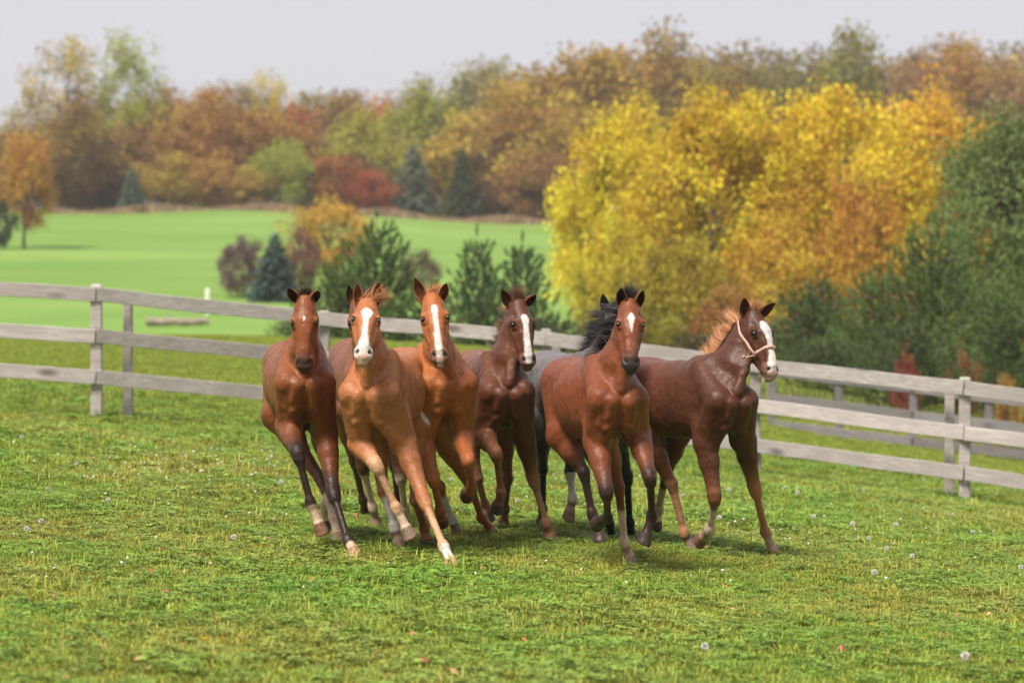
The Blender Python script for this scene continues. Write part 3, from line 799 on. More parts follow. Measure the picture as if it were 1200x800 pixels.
# ================================================================== flowers, leaves, birds
def simple(name, c, rough=0.7):
    t = NT(name); t.col(c); t.rough(rough, 0.2); return t.m
STEM, FLUFF, YEL = simple('stem', (0.20, 0.22, 0.08)), simple('seed_fluff', (0.72, 0.69, 0.64)), simple('yellow_petal', (0.75, 0.50, 0.02))
SEEDH = simple('seed_heart', (0.30, 0.22, 0.14))
def dandelion(px, py, h, kind):
    tip = None
    # the head sits at the pixel; its foot is on the ground below it
    for d in np.linspace(9, 32, 900):
        p = at(px, py, d)
        if p[2] - ground(p[0], p[1]) <= h: tip = p; break
    if tip is None: return
    b = np.array([tip[0], tip[1], float(ground(tip[0], tip[1]))]); hh = max(tip[2] - b[2], 0.03)
    r = np.random.default_rng(int(px * 7 + py))
    root = empty('dandelion', b)
    lean = r.normal(0, 0.012, 2)
    P = np.array([[0, 0, -0.01], [lean[0], lean[1], hh * 0.5], [0, 0, hh]])
    v, q = tubes([(P, [0.0022, 0.0018, 0.0016])], 5)
    obj('stem', mesh_np('stem', v, quads=q, smooth=True, mats=(STEM,)), root)
    if kind == 'clock':
        n = 320; R = r.uniform(0.013, 0.019)
        dv = r.normal(size=(n, 3)); dv /= np.linalg.norm(dv, axis=1)[:, None]
        c = np.array([0, 0, hh]); a = np.cross(dv, r.normal(size=(n, 3))); a /= np.linalg.norm(a, axis=1)[:, None]; s = 0.0021
        R = (R * r.uniform(0.7, 1.12, n))[:, None]
        V = np.stack([c + dv * R * .35, c + dv * R + a * s, c + dv * R * 1.1, c + dv * R - a * s], 1).reshape(-1, 3)
        obj('head', mesh_np('head', V, quads=np.arange(4 * n).reshape(n, 4), mats=(FLUFF,)), root)
        bm = bmesh.new(); bmesh.ops.create_icosphere(bm, subdivisions=1, radius=0.006); me = bpy.data.meshes.new('seed_base'); bm.to_mesh(me); bm.free(); me.materials.append(SEEDH)
        obj('seed_base', me, root, (0, 0, hh))
    else:
        V, T = [], []
        for k in range(46):
            th = k * 2.4; rr = 0.006 + 0.010 * math.sqrt(k / 46); z = hh + 0.006 - rr * 0.25; o = len(V); w = 0.0022
            e = np.array([math.cos(th), math.sin(th), 0]); s = np.array([-e[1], e[0], 0])
            V += [np.array([0, 0, hh]) - s * w, np.array([0, 0, hh]) + s * w, np.array([0, 0, z]) + e * rr + s * w, np.array([0, 0, z]) + e * rr - s * w]; T.append((o, o + 1, o + 2, o + 3))
        obj('head', mesh_np('head', np.array(V), quads=np.array(T), mats=(YEL,)), root)
    if kind == 'clock': tag(root, 'white dandelion seed head on a thin stem in the grass', 'dandelion', 'dandelion seed heads in the pasture')
    else: tag(root, 'low yellow dandelion flower in the grass', 'dandelion', 'yellow flowers in the pasture')
for px, py in [(935, 577), (954, 605), (999, 613), (1018, 630), (1039, 642), (1069, 651), (1140, 623), (1050, 614), (854, 573), (1030, 563), (1012, 574),
               (826, 757), (1131, 768), (1196, 664), (1025, 670), (127, 585), (274, 629), (25, 512), (56, 572), (48, 610), (90, 543), (317, 535),
               (329, 565), (31, 619), (529, 561), (606, 586), (800, 580), (843, 606)]:
    dandelion(px, py, 0.11, 'clock')
for px, py in [(1021, 731), (1102, 636), (937, 643), (976, 641), (305, 648), (376, 635), (405, 547), (853, 643), (766, 650), (497, 692), (1081, 748), (240, 748), (905, 640)]:
    dandelion(px, py, 0.05, 'flower')
# white clover blossoms, too many and small to count
def clover_heads():
    zones = [((90, 330), (530, 572), 90), ((860, 1170), (565, 640), 80), ((0, 1200), (500, 700), 90), ((560, 780), (540, 600), 26)]
    V, Q = [], []; off = 0
    bm = bmesh.new(); bmesh.ops.create_icosphere(bm, subdivisions=1, radius=1.0)
    bv = np.array([v.co[:] for v in bm.verts]); bf = np.array([[v.index for v in f.verts] for f in bm.faces]); bm.free()
    for (x0, x1), (y0, y1), n in zones:
        for _ in range(n):
            p = on_ground(RNG.uniform(x0, x1), RNG.uniform(y0, y1))
            if p is None: continue
            s = RNG.uniform(0.006, 0.011); j = 1 + RNG.normal(0, 0.18, (len(bv), 1))
            V.append(bv * j * s * [1, 1, 0.85] + p + [0, 0, RNG.uniform(0.035, 0.075)]); Q.append(bf + off); off += len(bv)
    t = NT('clover_blossom'); n = t.noise(None, 60, 2); t.col(t.ramp(n, [(0.35, (0.50, 0.40, 0.32)), (0.6, (0.74, 0.70, 0.62))])); t.rough(0.8, 0.1)
    tag(obj('clover_blossoms', mesh_np('clover_blossoms', np.concatenate(V), tris=np.concatenate(Q), mats=(t.m,))), 'scattered small white clover blossoms in the pasture', 'clover', kind='stuff')
clover_heads()
def fallen():
    n = 420; V, Q, C = [], [], []
    pal = np.array([(0.42, 0.14, 0.05), (0.36, 0.20, 0.10), (0.30, 0.12, 0.06), (0.46, 0.26, 0.12), (0.40, 0.10, 0.10)])
    for i in range(n):
        p = on_ground(RNG.uniform(-20, 1220), RNG.uniform(560, 815) if i % 3 else RNG.uniform(480, 560))
        if p is None: continue
        a = RNG.uniform(0, math.tau); u = np.array([math.cos(a), math.sin(a), RNG.normal(0, .3)]); v = np.array([-u[1], u[0], RNG.normal(0, .5)]); s = RNG.uniform(0.007, 0.018)
        c = p + [0, 0, RNG.uniform(0.02, 0.045)]; o = len(V)
        V += [c - u * s * 1.5, c + v * s * .8 + [0, 0, .004], c + u * s * 1.5, c - v * s * .8 + [0, 0, .004]]; Q.append((o, o + 1, o + 2, o + 3)); C += [pal[i % 5] * RNG.uniform(.6, 1.2)] * 4
    t = NT('fallen_leaf'); a = t.node('ShaderNodeAttribute'); a.attribute_name = 'Col'; t.col(a.outputs['Color']); t.rough(0.7, 0.2)
    tag(obj('fallen_leaves', mesh_np('fallen_leaves', np.array(V), quads=np.array(Q), cols=np.array(C), mats=(t.m,))), 'small fallen orange and brown leaves in the grass', 'leaves', kind='stuff')
fallen()
# two far birds
def bird(px, py, d, s, az, label):
    V = [(0, .5, 0), (0, -.35, .02), (.09, .1, .03), (-.09, .1, .03), (0, .1, .10), (0, .1, -.07), (.5, .15, .22), (1.0, -.1, .10), (.45, -.12, .18), (-.5, .15, .22), (-1.0, -.1, .10), (-.45, -.12, .18), (.12, -.6, 0), (-.12, -.6, 0)]
    T = [(0, 2, 4), (0, 4, 3), (0, 5, 2), (0, 3, 5), (1, 4, 2), (1, 3, 4), (1, 2, 5), (1, 5, 3), (2, 6, 8), (6, 7, 8), (2, 8, 1), (3, 11, 9), (9, 11, 10), (3, 1, 11), (1, 12, 13)]
    me = mesh_np('bird', np.array(V) * s, tris=np.array(T), mats=(simple('bird_feather', (0.05, 0.05, 0.055)),))
    o = obj('bird', me, None, at(px, py, d)); o.rotation_euler.z = az
    tag(o, label, 'bird', 'birds over the wood')
bird(372, 9, 230, 0.22, 1.1, 'small dark bird flying over the hill wood')
bird(587, 4, 240, 0.2, 0.5, 'small dark bird flying over the hill wood')
# ================================================================== horses
# Each horse is one continuous surface: muscles and bones are blended as a distance field round a posed skeleton and
# meshed; mane, forelock, tail and eyes are its children.
VOX = 0.0075

class Field:
    def __init__(self, lo, hi, h):
        self.lo = np.asarray(lo, np.float32); self.h = h
        self.n = np.ceil((np.asarray(hi) - lo) / h).astype(int) + 1
        self.f = np.full(self.n, 1.0, np.float32)
        self.ax = [np.float32(lo[i]) + np.arange(self.n[i], dtype=np.float32) * np.float32(h) for i in range(3)]
    def window(self, lo, hi):
        a = np.clip(np.floor((lo - self.lo) / self.h).astype(int), 0, self.n - 1)
        b = np.clip(np.ceil((hi - self.lo) / self.h).astype(int) + 1, 1, self.n)
        return tuple(slice(int(a[i]), int(b[i])) for i in range(3))
    def dist(self, sl, A, B, ra, rb, va, vb, lat, cap):
        A = np.asarray(A, float); B = np.asarray(B, float)
        L = np.linalg.norm(B - A)
        w = (B - A) / L if L > 1e-6 else np.array([0, 0, 1.0])
        u = lat - w * np.dot(lat, w)
        if np.linalg.norm(u) < 1e-3: u = np.cross(w, [0.3, 0.8, 0.5])
        u = nrm(u); v = np.cross(w, u)
        X, Y, Z = self.ax[0][sl[0]][:, None, None], self.ax[1][sl[1]][None, :, None], self.ax[2][sl[2]][None, None, :]
        def dot(e):
            e = e.astype(np.float32)
            return (X * e[0] + Y * e[1]) + (Z * e[2] - np.float32(np.dot(e, A)))
        pw, pu, pv = dot(w), dot(u), dot(v)
        t = np.clip(pw / np.float32(max(L, 1e-6)), 0, 1)
        pw = pw - t * np.float32(L)
        ru = np.float32(ra) + np.float32(rb - ra) * t
        rv = np.float32(va) + np.float32(vb - va) * t
        rw = np.minimum(ru, rv) * np.float32(cap)
        a, b, c = pu / ru, pv / rv, pw / rw
        k0 = np.sqrt(a * a + b * b + c * c)
        a /= ru; b /= rv; c /= rw
        k1 = np.sqrt(a * a + b * b + c * c) + np.float32(1e-5)
        return k0 * (k0 - 1) / k1
    def seg(self, A, B, ra, rb, k=0.03, va=None, vb=None, lat=(1, 0, 0), cap=1.0, cut=False):
        va = ra if va is None else va; vb = rb if vb is None else vb
        A = np.asarray(A, float); B = np.asarray(B, float)
        R = max(ra, rb, va, vb) + k + 0.02
        sl = self.window(np.minimum(A, B) - R, np.maximum(A, B) + R)
        if any(s.stop <= s.start for s in sl): return
        d = self.dist(sl, A, B, ra, rb, va, vb, np.asarray(lat, float), cap)
        f = self.f[sl]
        if cut:
            d = -d
            h = np.maximum(k - np.abs(f - d), 0) / k
            self.f[sl] = np.maximum(f, d) + h * h * (k / 4)
        else:
            h = np.maximum(k - np.abs(f - d), 0) / k
            self.f[sl] = np.minimum(f, d) - h * h * (k / 4)
    def blob(self, C, r, k=0.03, **kw):
        self.seg(C, np.asarray(C, float) + [0, 0, 1e-4], r, r, k, **kw)
    def plane_cut(self, C, nvec, R):
        sl = self.window(np.asarray(C) - R, np.asarray(C) + R)
        X, Y, Z = self.ax[0][sl[0]][:, None, None], self.ax[1][sl[1]][None, :, None], self.ax[2][sl[2]][None, None, :]
        pl = (X - C[0]) * nvec[0] + (Y - C[1]) * nvec[1] + (Z - C[2]) * nvec[2]
        near = ((X - C[0])**2 + (Y - C[1])**2 + (Z - C[2])**2) < R * R
        self.f[sl] = np.where(near, np.maximum(self.f[sl], pl), self.f[sl])
    def mesh(self):
        """surface nets"""
        f = self.f; nx, ny, nz = f.shape
        ins = f < 0
        cnt = np.zeros((nx - 1, ny - 1, nz - 1), np.int8)
        for dx in (0, 1):
            for dy in (0, 1):
                for dz in (0, 1):
                    cnt += ins[dx:nx - 1 + dx, dy:ny - 1 + dy, dz:nz - 1 + dz]
        act = (cnt > 0) & (cnt < 8)
        ci = np.argwhere(act)
        idx = np.full(act.shape, -1, np.int32); idx[act] = np.arange(len(ci))
        corners = np.array([[a, b, c] for a in (0, 1) for b in (0, 1) for c in (0, 1)])
        val = np.stack([f[ci[:, 0] + a, ci[:, 1] + b, ci[:, 2] + c] for a, b, c in corners], 1)
        P = np.zeros((len(ci), 3)); N = np.zeros(len(ci))
        for i in range(8):
            for j in range(i + 1, 8):
                if np.abs(corners[i] - corners[j]).sum() != 1: continue
                x = (val[:, i] < 0) != (val[:, j] < 0)
                t = np.where(x, val[:, i] / np.where(x, val[:, i] - val[:, j], 1), 0)
                P += np.where(x[:, None], corners[i] + t[:, None] * (corners[j] - corners[i]), 0); N += x
        V = self.lo + (ci + P / N[:, None]) * self.h
        Q = []
        for ax in range(3):
            o1, o2 = (ax + 1) % 3, (ax + 2) % 3
            s0 = [slice(None)] * 3; s1 = [slice(None)] * 3
            s0[ax] = slice(0, -1); s1[ax] = slice(1, None)
            a, b = ins[tuple(s0)], ins[tuple(s1)]
            e = np.argwhere(a != b)
            e = e[(e[:, o1] > 0) & (e[:, o2] > 0) & (e[:, o1] < f.shape[o1] - 1) & (e[:, o2] < f.shape[o2] - 1)]
            flip = ~a[e[:, 0], e[:, 1], e[:, 2]]
            def cell(d1, d2):
                q = e.copy(); q[:, o1] -= d1; q[:, o2] -= d2
                return idx[q[:, 0], q[:, 1], q[:, 2]]
            q = np.stack([cell(1, 1), cell(0, 1), cell(0, 0), cell(1, 0)], 1)
            q[flip] = q[flip][:, ::-1]
            Q.append(q)
        return V, np.concatenate(Q)

def hair_mesh(name, roots, dirs, lens, width, cols, mat, bend=(0, 0, -1), bend_amt=0.6, curl=0.25, segs=4, seed=0):
    """tapered ribbons that leave the skin along dirs and bow towards bend"""
    r = np.random.default_rng(seed); n = len(roots)
    bend = np.broadcast_to(np.asarray(bend, float), (n, 3))
    side = np.cross(dirs, r.normal(size=(n, 3))); side /= np.linalg.norm(side, axis=1)[:, None] + 1e-9
    cv = r.normal(size=(n, 3)) * curl
    pts, cur, d = [np.array(roots, float)], np.array(roots, float), np.array(dirs, float)
    for s in range(segs):
        d = d + bend * (bend_amt / segs) + cv / segs
        d /= np.linalg.norm(d, axis=1)[:, None]
        cur = cur + d * (lens / segs)[:, None]; pts.append(cur)
    w = np.broadcast_to(np.asarray(width, float), (n,))
    V, C = [], []
    for s in range(segs + 1):
        t = s / segs; ww = (w * (1 - t * 0.85))[:, None] * 0.5
        V += [pts[s] - side * ww, pts[s] + side * ww]
        C += [cols, cols]
    V = np.stack(V, 1).reshape(-1, 3); C = np.stack(C, 1).reshape(-1, 3)
    k = 2 * (segs + 1); base = np.arange(n)[:, None] * k
    Q = np.concatenate([base + np.array([2 * s, 2 * s + 1, 2 * s + 3, 2 * s + 2]) for s in range(segs)])
    return mesh_np(name, V, quads=Q, smooth=True, cols=C, mats=(mat,))

def coat_material():
    t = NT('horse_coat')
    a = t.node('ShaderNodeAttribute'); a.attribute_name = 'Col'
    tc = t.node('ShaderNodeTexCoord')
    mp = t.node('ShaderNodeMapping'); mp.inputs['Scale'].default_value = (1, 1, 0.6); t.link(tc.outputs['Object'], mp.inputs[0])
    big = t.noise(tc.outputs['Object'], 5.0, 5, 0.6)
    mph = t.node('ShaderNodeMapping'); mph.inputs['Scale'].default_value = (1, 1, 0.22); mph.inputs['Rotation'].default_value = (0.35, 0.5, 0); t.link(tc.outputs['Object'], mph.inputs[0])
    fine = t.noise(mph.outputs[0], 150, 3, 0.7)
    mid = t.noise(mp.outputs[0], 28, 4, 0.65)
    c = t.mix(t.ramp(big, [(0.34, 0.0), (0.68, 0.32)]), a.outputs['Color'], (1.35, 1.22, 1.1), 'MULTIPLY')
    c = t.mix(t.ramp(mid, [(0.3, 0.0), (0.75, 0.65)]), c, (0.6, 0.55, 0.52), 'MULTIPLY')
    c = t.mix(t.ramp(fine, [(0.35, 0.0), (0.7, 0.5)]), c, (0.45, 0.4, 0.38), 'MULTIPLY')
    t.col(c)
    t.rough(t.ramp(mid, [(0.3, 0.30), (0.7, 0.48)]), 0.22)
    t.bsdf.inputs['Sheen Weight'].default_value = 0.02
    t.bsdf.inputs['Sheen Roughness'].default_value = 0.4
    t.bsdf.inputs['Sheen Tint'].default_value = (1, 0.85, 0.7, 1)
    mus = t.noise(tc.outputs['Object'], 13, 2, 0.5)
    h = t.math('ADD', t.math('MULTIPLY', mid, 0.22), t.math('MULTIPLY', fine, 0.16))
    h = t.math('ADD', h, t.math('MULTIPLY', mus, 1.0))
    t.bump(h, 0.42, 0.035)
    return t.m

def hair_material():
    t = NT('horse_hair')
    a = t.node('ShaderNodeAttribute'); a.attribute_name = 'Col'
    t.col(a.outputs['Color']); t.rough(0.5, 0.4)
    return t.m

def eye_material():
    t = NT('horse_eye'); t.col((0.006, 0.004, 0.003)); t.rough(0.06, 0.6); return t.m

COAT, HAIR, EYE = coat_material(), hair_material(), eye_material()
_eye_me = None
def eye_mesh():
    global _eye_me
    if _eye_me is None:
        bm = bmesh.new(); bmesh.ops.create_uvsphere(bm, u_segments=16, v_segments=10, radius=0.0185)
        for v in bm.verts: v.co.x *= 0.8
        _eye_me = bpy.data.meshes.new('eye'); bm.to_mesh(_eye_me); bm.free()
        for p in _eye_me.polygons: p.use_smooth = True
        _eye_me.materials.append(EYE)
    return _eye_me

def sphere_hit(parent, px, py, L, mode):
    """point on the ray through a pixel at bone length L from its parent joint, near or far side"""
    o, d = CAMP, ray(px, py); oc = o - parent
    a, b, c = d @ d, 2 * d @ oc, oc @ oc - L * L
    disc = b * b - 4 * a * c
    if disc < 0:
        return o + d * (-b / (2 * a)), math.sqrt(((o + d * (-b / (2 * a))) - parent) @ ((o + d * (-b / (2 * a))) - parent)) / L
    s = math.sqrt(disc) / (2 * a)
    return o + d * (-b / (2 * a) + (-s if mode == 'n' else s)), 1.0

FRONT_L = (0.365, 0.285, 0.122)     # forearm, cannon, pastern to mid hoof
HIND_L = (0.40, 0.36, 0.122)       # gaskin, cannon, pastern

def leg_joints(top, spec, lens, sc, name):
    """spec: [(px,py,mode) x 3]; modes n/f = near/far on the bone sphere, l = on the line to a planted hoof, g = on the ground,
    number = depth offset from the parent joint"""
    J = [top]
    planted = spec[2][2] == 'g'
    if planted:
        hp = on_ground(spec[2][0], spec[2][1] + 5)
        hoof = hp + np.array([0, 0, 0.03])
        d0, d3 = project(top)[2], project(hoof)[2]
    for i in range(3):
        px, py, m = spec[i]
        if m == 'g': p = hoof
        elif m == 'l': p = at(px, py, d0 + (d3 - d0) * (0.45, 0.84)[i])
        elif isinstance(m, str):
            p, s = sphere_hit(J[-1], px, py, lens[i] * sc, m)
        else: p = at(px, py, project(J[-1])[2] + m)
        L = np.linalg.norm(p - J[-1])
        if abs(L / (lens[i] * sc) - 1) > 0.15: print('LEG', name, i, 'length ratio %.2f' % (L / (lens[i] * sc)))
        J.append(p)
    return J, planted

def build_horse(S):
    sc = S.get('scale', 1.0)
    g = put_ground(S['x'], S['d'])
    yaw, pit, rol = (math.radians(S.get(k, 0)) for k in ('yaw', 'pitch', 'roll'))
    fx = np.array([math.sin(yaw), -math.cos(yaw), 0]); fy = np.array([math.cos(yaw), math.sin(yaw), 0]); fz = np.array([0, 0, 1.0])
    X = fx * math.cos(pit) + fz * math.sin(pit); Z = -fx * math.sin(pit) + fz * math.cos(pit)
    Yv = fy * math.cos(rol) + Z * math.sin(rol); Z = -fy * math.sin(rol) + Z * math.cos(rol)
    R = np.stack([X, Yv, Z], 1)
    ref = np.array([0.10, 0, 1.0])
    Cw = g + np.array([0, 0, 1.0 * sc + S.get('lift', 0.0)])
    W = lambda x, y, z: Cw + R @ ((np.array([x, y, z]) - ref) * sc)
    print('HORSE', S['name'], 'chest px', [round(float(q), 1) for q in project(Cw)])
    # ---- joints
    fr, hi = {}, {}
    for s, key in ((-1, 'R'), (1, 'L')):
        el = W(0.035, 0.125 * s, 0.80)
        sp = S['front' + key]
        if len(sp) == 4:
            el = at(sp[0][0], sp[0][1], project(el)[2]); sp = sp[1:]
        fr[key] = leg_joints(el, sp, FRONT_L, sc, S['name'] + ' front ' + key)
        st = W(-0.60 + S.get('stifle' + key, 0.0), 0.135 * s, 0.79)
        hi[key] = leg_joints(st, S['hind' + key], HIND_L, sc, S['name'] + ' hind ' + key)
    nb = W(0.10, 0, 1.07)
    poll, _ = sphere_hit(nb, S['poll'][0], S['poll'][1], 0.54 * sc, 'n')
    if len(S['poll']) == 3: poll = at(S['poll'][0], S['poll'][1], project(nb)[2] + S['poll'][2])
    hs = S.get('head', 1.06) * sc
    muz, stretch = sphere_hit(poll, S['muzzle'][0], S['muzzle'][1], 0.385 * hs, 'n')
    if len(S['muzzle']) == 3: muz = at(S['muzzle'][0], S['muzzle'][1], project(poll)[2] + S['muzzle'][2])
    a = nrm(muz - poll)
    fa = math.radians(S.get('face', 0))
    n = np.array([math.sin(fa), -math.cos(fa), 0.0]); n = nrm(n - a * (n @ a))
    l = np.cross(n, a)
    # poll / muzzle pixels lie on the face: step back from the skin to the bone axis
    poll = poll - n * 0.05 * hs
    H = lambda t, nn, ll: poll + (a * t + n * nn + l * ll) * hs
    # ---- field in the horse's own yaw frame
    M = np.stack([fx, fy, fz], 0)
    inv = lambda p: M @ (np.asarray(p) - Cw)
    pts = [inv(p) for p in [W(0.45, 0, 1), W(-1.15, 0, 1), W(0, 0.3, 1.35), W(-0.9, 0, 1.38), W(0, -0.3, 0.7), poll - a * 0.1, muz, H(.15, 0, .12), H(.15, 0, -.12)]]
    for d in (fr, hi):
        for J, _ in d.values(): pts += [inv(p) for p in J]
    pts = np.array(pts)
    F = Field(pts.min(0) - 0.12, pts.max(0) + 0.12, VOX)
    lat = M @ Yv
    def seg(A, B, ra, rb, k=0.03, va=None, vb=None, lt=None, cap=1.0, cut=False, q=sc):
        F.seg(inv(A), inv(B), ra * q, rb * q, k * q, None if va is None else va * q, None if vb is None else vb * q,
              lat if lt is None else M @ lt, cap, cut)
    # trunk: (x, centre z, half width, half height)
    T = [(0.235, 0.985, 0.055, 0.10), (0.15, 0.985, 0.105, 0.18), (0.0, 1.005, 0.155, 0.262), (-0.15, 0.995, 0.192, 0.25),
         (-0.38, 1.0, 0.218, 0.245), (-0.58, 1.035, 0.190, 0.212), (-0.78, 1.075, 0.165, 0.195), (-0.96, 1.06, 0.115, 0.15)]
    for p, q in zip(T[:-1], T[1:]):
        seg(W(p[0], 0, p[1]), W(q[0], 0, q[1]), p[2], q[2], 0.05, p[3], q[3])
    seg(W(0.02, 0, 1.22), W(-0.16, 0, 1.225), 0.03, 0.025, 0.07, 0.06, 0.045)          # withers
    for s in (-1, 1):
        key = 'L' if s > 0 else 'R'
        J = fr[key][0]; el = J[0]
        sh = W(0.205, 0.105 * s, 0.985)
        seg(W(-0.06, 0.085 * s, 1.19), sh, 0.048, 0.080, 0.026, 0.085, 0.085)            # shoulder blade
        seg(sh, el + (W(0, 0, 0) - W(0, 0.01 * s, 0)), 0.084, 0.082, 0.024)              # upper arm
        seg(W(-0.09, 0.10 * s, 1.06), el, 0.062, 0.075, 0.022)                           # triceps
        seg(W(0.255, 0.055 * s, 0.965), W(0.195, 0.072 * s, 0.845), 0.064, 0.060, 0.012)   # breast muscle
        seg(W(0.19, 0.05 * s, 0.86), el + (J[1] - el) * 0.16, 0.055, 0.05, 0.02)
        # hind quarter
        K = hi[key][0]; st = K[0]
        seg(W(-0.80, 0.085 * s, 1.13), st, 0.115, 0.085, 0.06, 0.16, 0.10)              # thigh
        seg(W(-0.95, 0.07 * s, 1.08), st * 0.45 + K[1] * 0.55, 0.085, 0.05, 0.06)       # hamstring
        seg(W(-0.52, 0.10 * s, 1.17), W(-0.78, 0.09 * s, 1.14), 0.06, 0.09, 0.06)       # hip
    seg(W(0.352, 0, 0.97), W(0.285, 0, 0.79), 0.018, 0.022, 0.04, cut=True)             # breast groove
    for s in (-1, 1):
        seg(W(0.315, 0.108 * s, 0.95), W(0.225, 0.118 * s, 0.80), 0.018, 0.018, 0.02, cut=True)   # between breast and arm
        seg(W(0.30, 0.04 * s, 0.845), W(0.25, 0.10 * s, 0.83), 0.010, 0.010, 0.03, cut=True)
        seg(W(0.20, 0.215 * s, 1.02), W(-0.02, 0.235 * s, 0.93), 0.012, 0.014, 0.045, cut=True)   # behind the arm
        seg(W(-0.13, 0.215 * s, 1.14), W(-0.12, 0.225 * s, 0.88), 0.012, 0.014, 0.05, cut=True)   # behind the shoulder
        seg(W(-0.60, 0.225 * s, 1.10), W(-0.56, 0.215 * s, 0.90), 0.014, 0.014, 0.05, cut=True)   # flank
    # legs
    for d, hind in ((fr, False), (hi, True)):
        for key, (J, planted) in d.items():
            A, B, C, D = J
            if not hind:
                m = A + (B - A) * 0.35
                seg(A, m, 0.076, 0.060, 0.026, 0.084, 0.066)
                seg(m, B, 0.060, 0.036, 0.03, 0.066, 0.040)
                sd = Yv * (0.030 if key == 'L' else -0.030) * sc
                seg(A + sd + fx * 0.03, A + (B - A) * 0.62 + sd * 0.7, 0.046, 0.028, 0.014)             # extensor
                seg(A - sd * 0.8 + fx * 0.02, A + (B - A) * 0.5 - sd * 0.6, 0.044, 0.026, 0.014)        # inner forearm
                kd = nrm(B - A)
                seg(B - kd * 0.035, B + nrm(C - B) * 0.032, 0.044, 0.038, 0.018, 0.049, 0.042)   # knee
            else:
                m = A + (B - A) * 0.4
                seg(A, m, 0.082, 0.062, 0.05, 0.105, 0.08)
                seg(m, B, 0.058, 0.032, 0.035, 0.075, 0.042)
                back = nrm(nrm(A - B) * 0.8 - fx * 0.75)
                seg(B, B + back * 0.055 * sc, 0.028, 0.018, 0.025)                              # point of hock
                seg(B, B + nrm(C - B) * 0.04, 0.036, 0.031, 0.018, 0.044, 0.036)
            fetl = C
            seg(B, C, 0.027 if hind else 0.0245, 0.0215, 0.014, 0.034 if hind else 0.029, 0.025)
            tb = nrm(A + (B - A) - C)
            seg(C - tb * 0.012, C + tb * 0.012, 0.033, 0.033, 0.018, 0.039, 0.037)
            seg(C - fx * 0.014 * sc, C - fx * 0.02 * sc - [0, 0, 0.01], 0.022, 0.018, 0.02)     # ergot
            pd = nrm(D - C)
            seg(C, D, 0.026, 0.029, 0.016)
            if planted: sole = np.array([0, 0, -1.0])
            else:
                sole = nrm(pd + nrm(-fx - pd * (-fx @ pd)) * S.get('flex', 0.35))
            fwd = nrm(fx - sole * (fx @ sole))
            top = D - pd * 0.022 * sc; bot = D + sole * 0.040 * sc + fwd * 0.012 * sc
            seg(top, bot, 0.037, 0.050, 0.010, 0.038, 0.054)
            F.plane_cut(inv(D + sole * 0.030 * sc), M @ sole, 0.10 * sc)
    # neck
    ndir = nrm(poll - nb)
    thr = H(0.035, -0.068, 0)
    mid = nb * 0.5 + thr * 0.5 + (W(0, 0, 0.02) - W(0, 0, 0))
    nl = nrm(Yv * 0.5 + l * 0.5)
    seg(W(0.045, 0, 1.06), nb * 0.62 + thr * 0.38, 0.105, 0.084, 0.028, 0.20, 0.155)
    seg(nb * 0.62 + thr * 0.38, nb * 0.3 + thr * 0.7, 0.086, 0.070, 0.045, 0.155, 0.108, nl)
    seg(nb * 0.3 + thr * 0.7, thr, 0.070, 0.062, 0.022, 0.108, 0.080, l)
    seg(W(0.27, 0, 1.04), thr + n * 0.075 * hs + a * 0.08, 0.038, 0.030, 0.016)           # windpipe
    for s in (-1, 1):   # jugular groove either side of the windpipe
        seg(W(0.27, 0.075 * s, 1.13), thr + n * 0.10 * hs + l * 0.065 * s * hs + a * 0.06, 0.010, 0.006, 0.05, cut=True)
    # head
    def hseg(A, B, ra, rb, k=0.02, va=None, vb=None, cut=False, cap=1.0):
        seg(H(*A), H(*B), ra, rb, k, va, vb, l, cap, cut, hs)
    hseg((0.015, -0.015, 0), (0.13, 0.0, 0), 0.060, 0.078, 0.03, 0.066, 0.074)
    hseg((0.13, 0.0, 0), (0.20, 0.006, 0), 0.080, 0.062, 0.02, 0.072, 0.062)
    hseg((0.20, 0.008, 0), (0.30, 0.010, 0), 0.058, 0.043, 0.025, 0.058, 0.046)
    hseg((0.30, 0.010, 0), (0.385, 0.004, 0), 0.045, 0.050, 0.02, 0.045, 0.038)
    hseg((0.15, 0.05, 0), (0.36, 0.042, 0), 0.034, 0.024, 0.03, 0.016, 0.012)          # nasal bone
    for s in (-1, 1):
        hseg((0.11, -0.07, 0.042 * s), (0.20, -0.075, 0.036 * s), 0.034, 0.030, 0.03, 0.066, 0.05)
        hseg((0.20, -0.07, 0.032 * s), (0.36, -0.038, 0.014 * s), 0.024, 0.018, 0.03, 0.04, 0.022)
        hseg((0.185, 0.0, 0.066 * s), (0.285, 0.0, 0.044 * s), 0.010, 0.008, 0.02)      # facial crest
        hseg((0.108, 0.043, 0.064 * s), (0.138, 0.046, 0.071 * s), 0.016, 0.011, 0.012) # brow
        hseg((0.172, 0.030, 0.068 * s), (0.176, 0.036, 0.064 * s), 0.012, 0.010, 0.010) # lower lid
        hseg((0.09, 0.045, 0.062 * s), (0.10, 0.045, 0.064 * s), 0.010, 0.010, 0.03, cut=True)
        hseg((0.365, 0.022, 0.036 * s), (0.395, 0.012, 0.030 * s), 0.017, 0.018, 0.014)  # nostril rim
        hseg((0.372, 0.036, 0.043 * s), (0.392, 0.034, 0.032 * s), 0.0085, 0.0075, 0.008, cut=True)
        hseg((0.20, 0.045, 0.068 * s), (0.33, 0.03, 0.056 * s), 0.012, 0.010, 0.03, cut=True)
    hseg((0.405, 0.004, 0), (0.425, -0.012, 0), 0.036, 0.030, 0.015, 0.026, 0.02)       # upper lip
    hseg((0.38, -0.035, 0), (0.418, -0.036, 0), 0.028, 0.022, 0.015, 0.026, 0.018)      # lower lip, chin
    hseg((0.425, -0.022, 0.05), (0.425, -0.022, -0.05), 0.004, 0.004, 0.006, cut=True)  # mouth line
    V, Q = F.mesh()
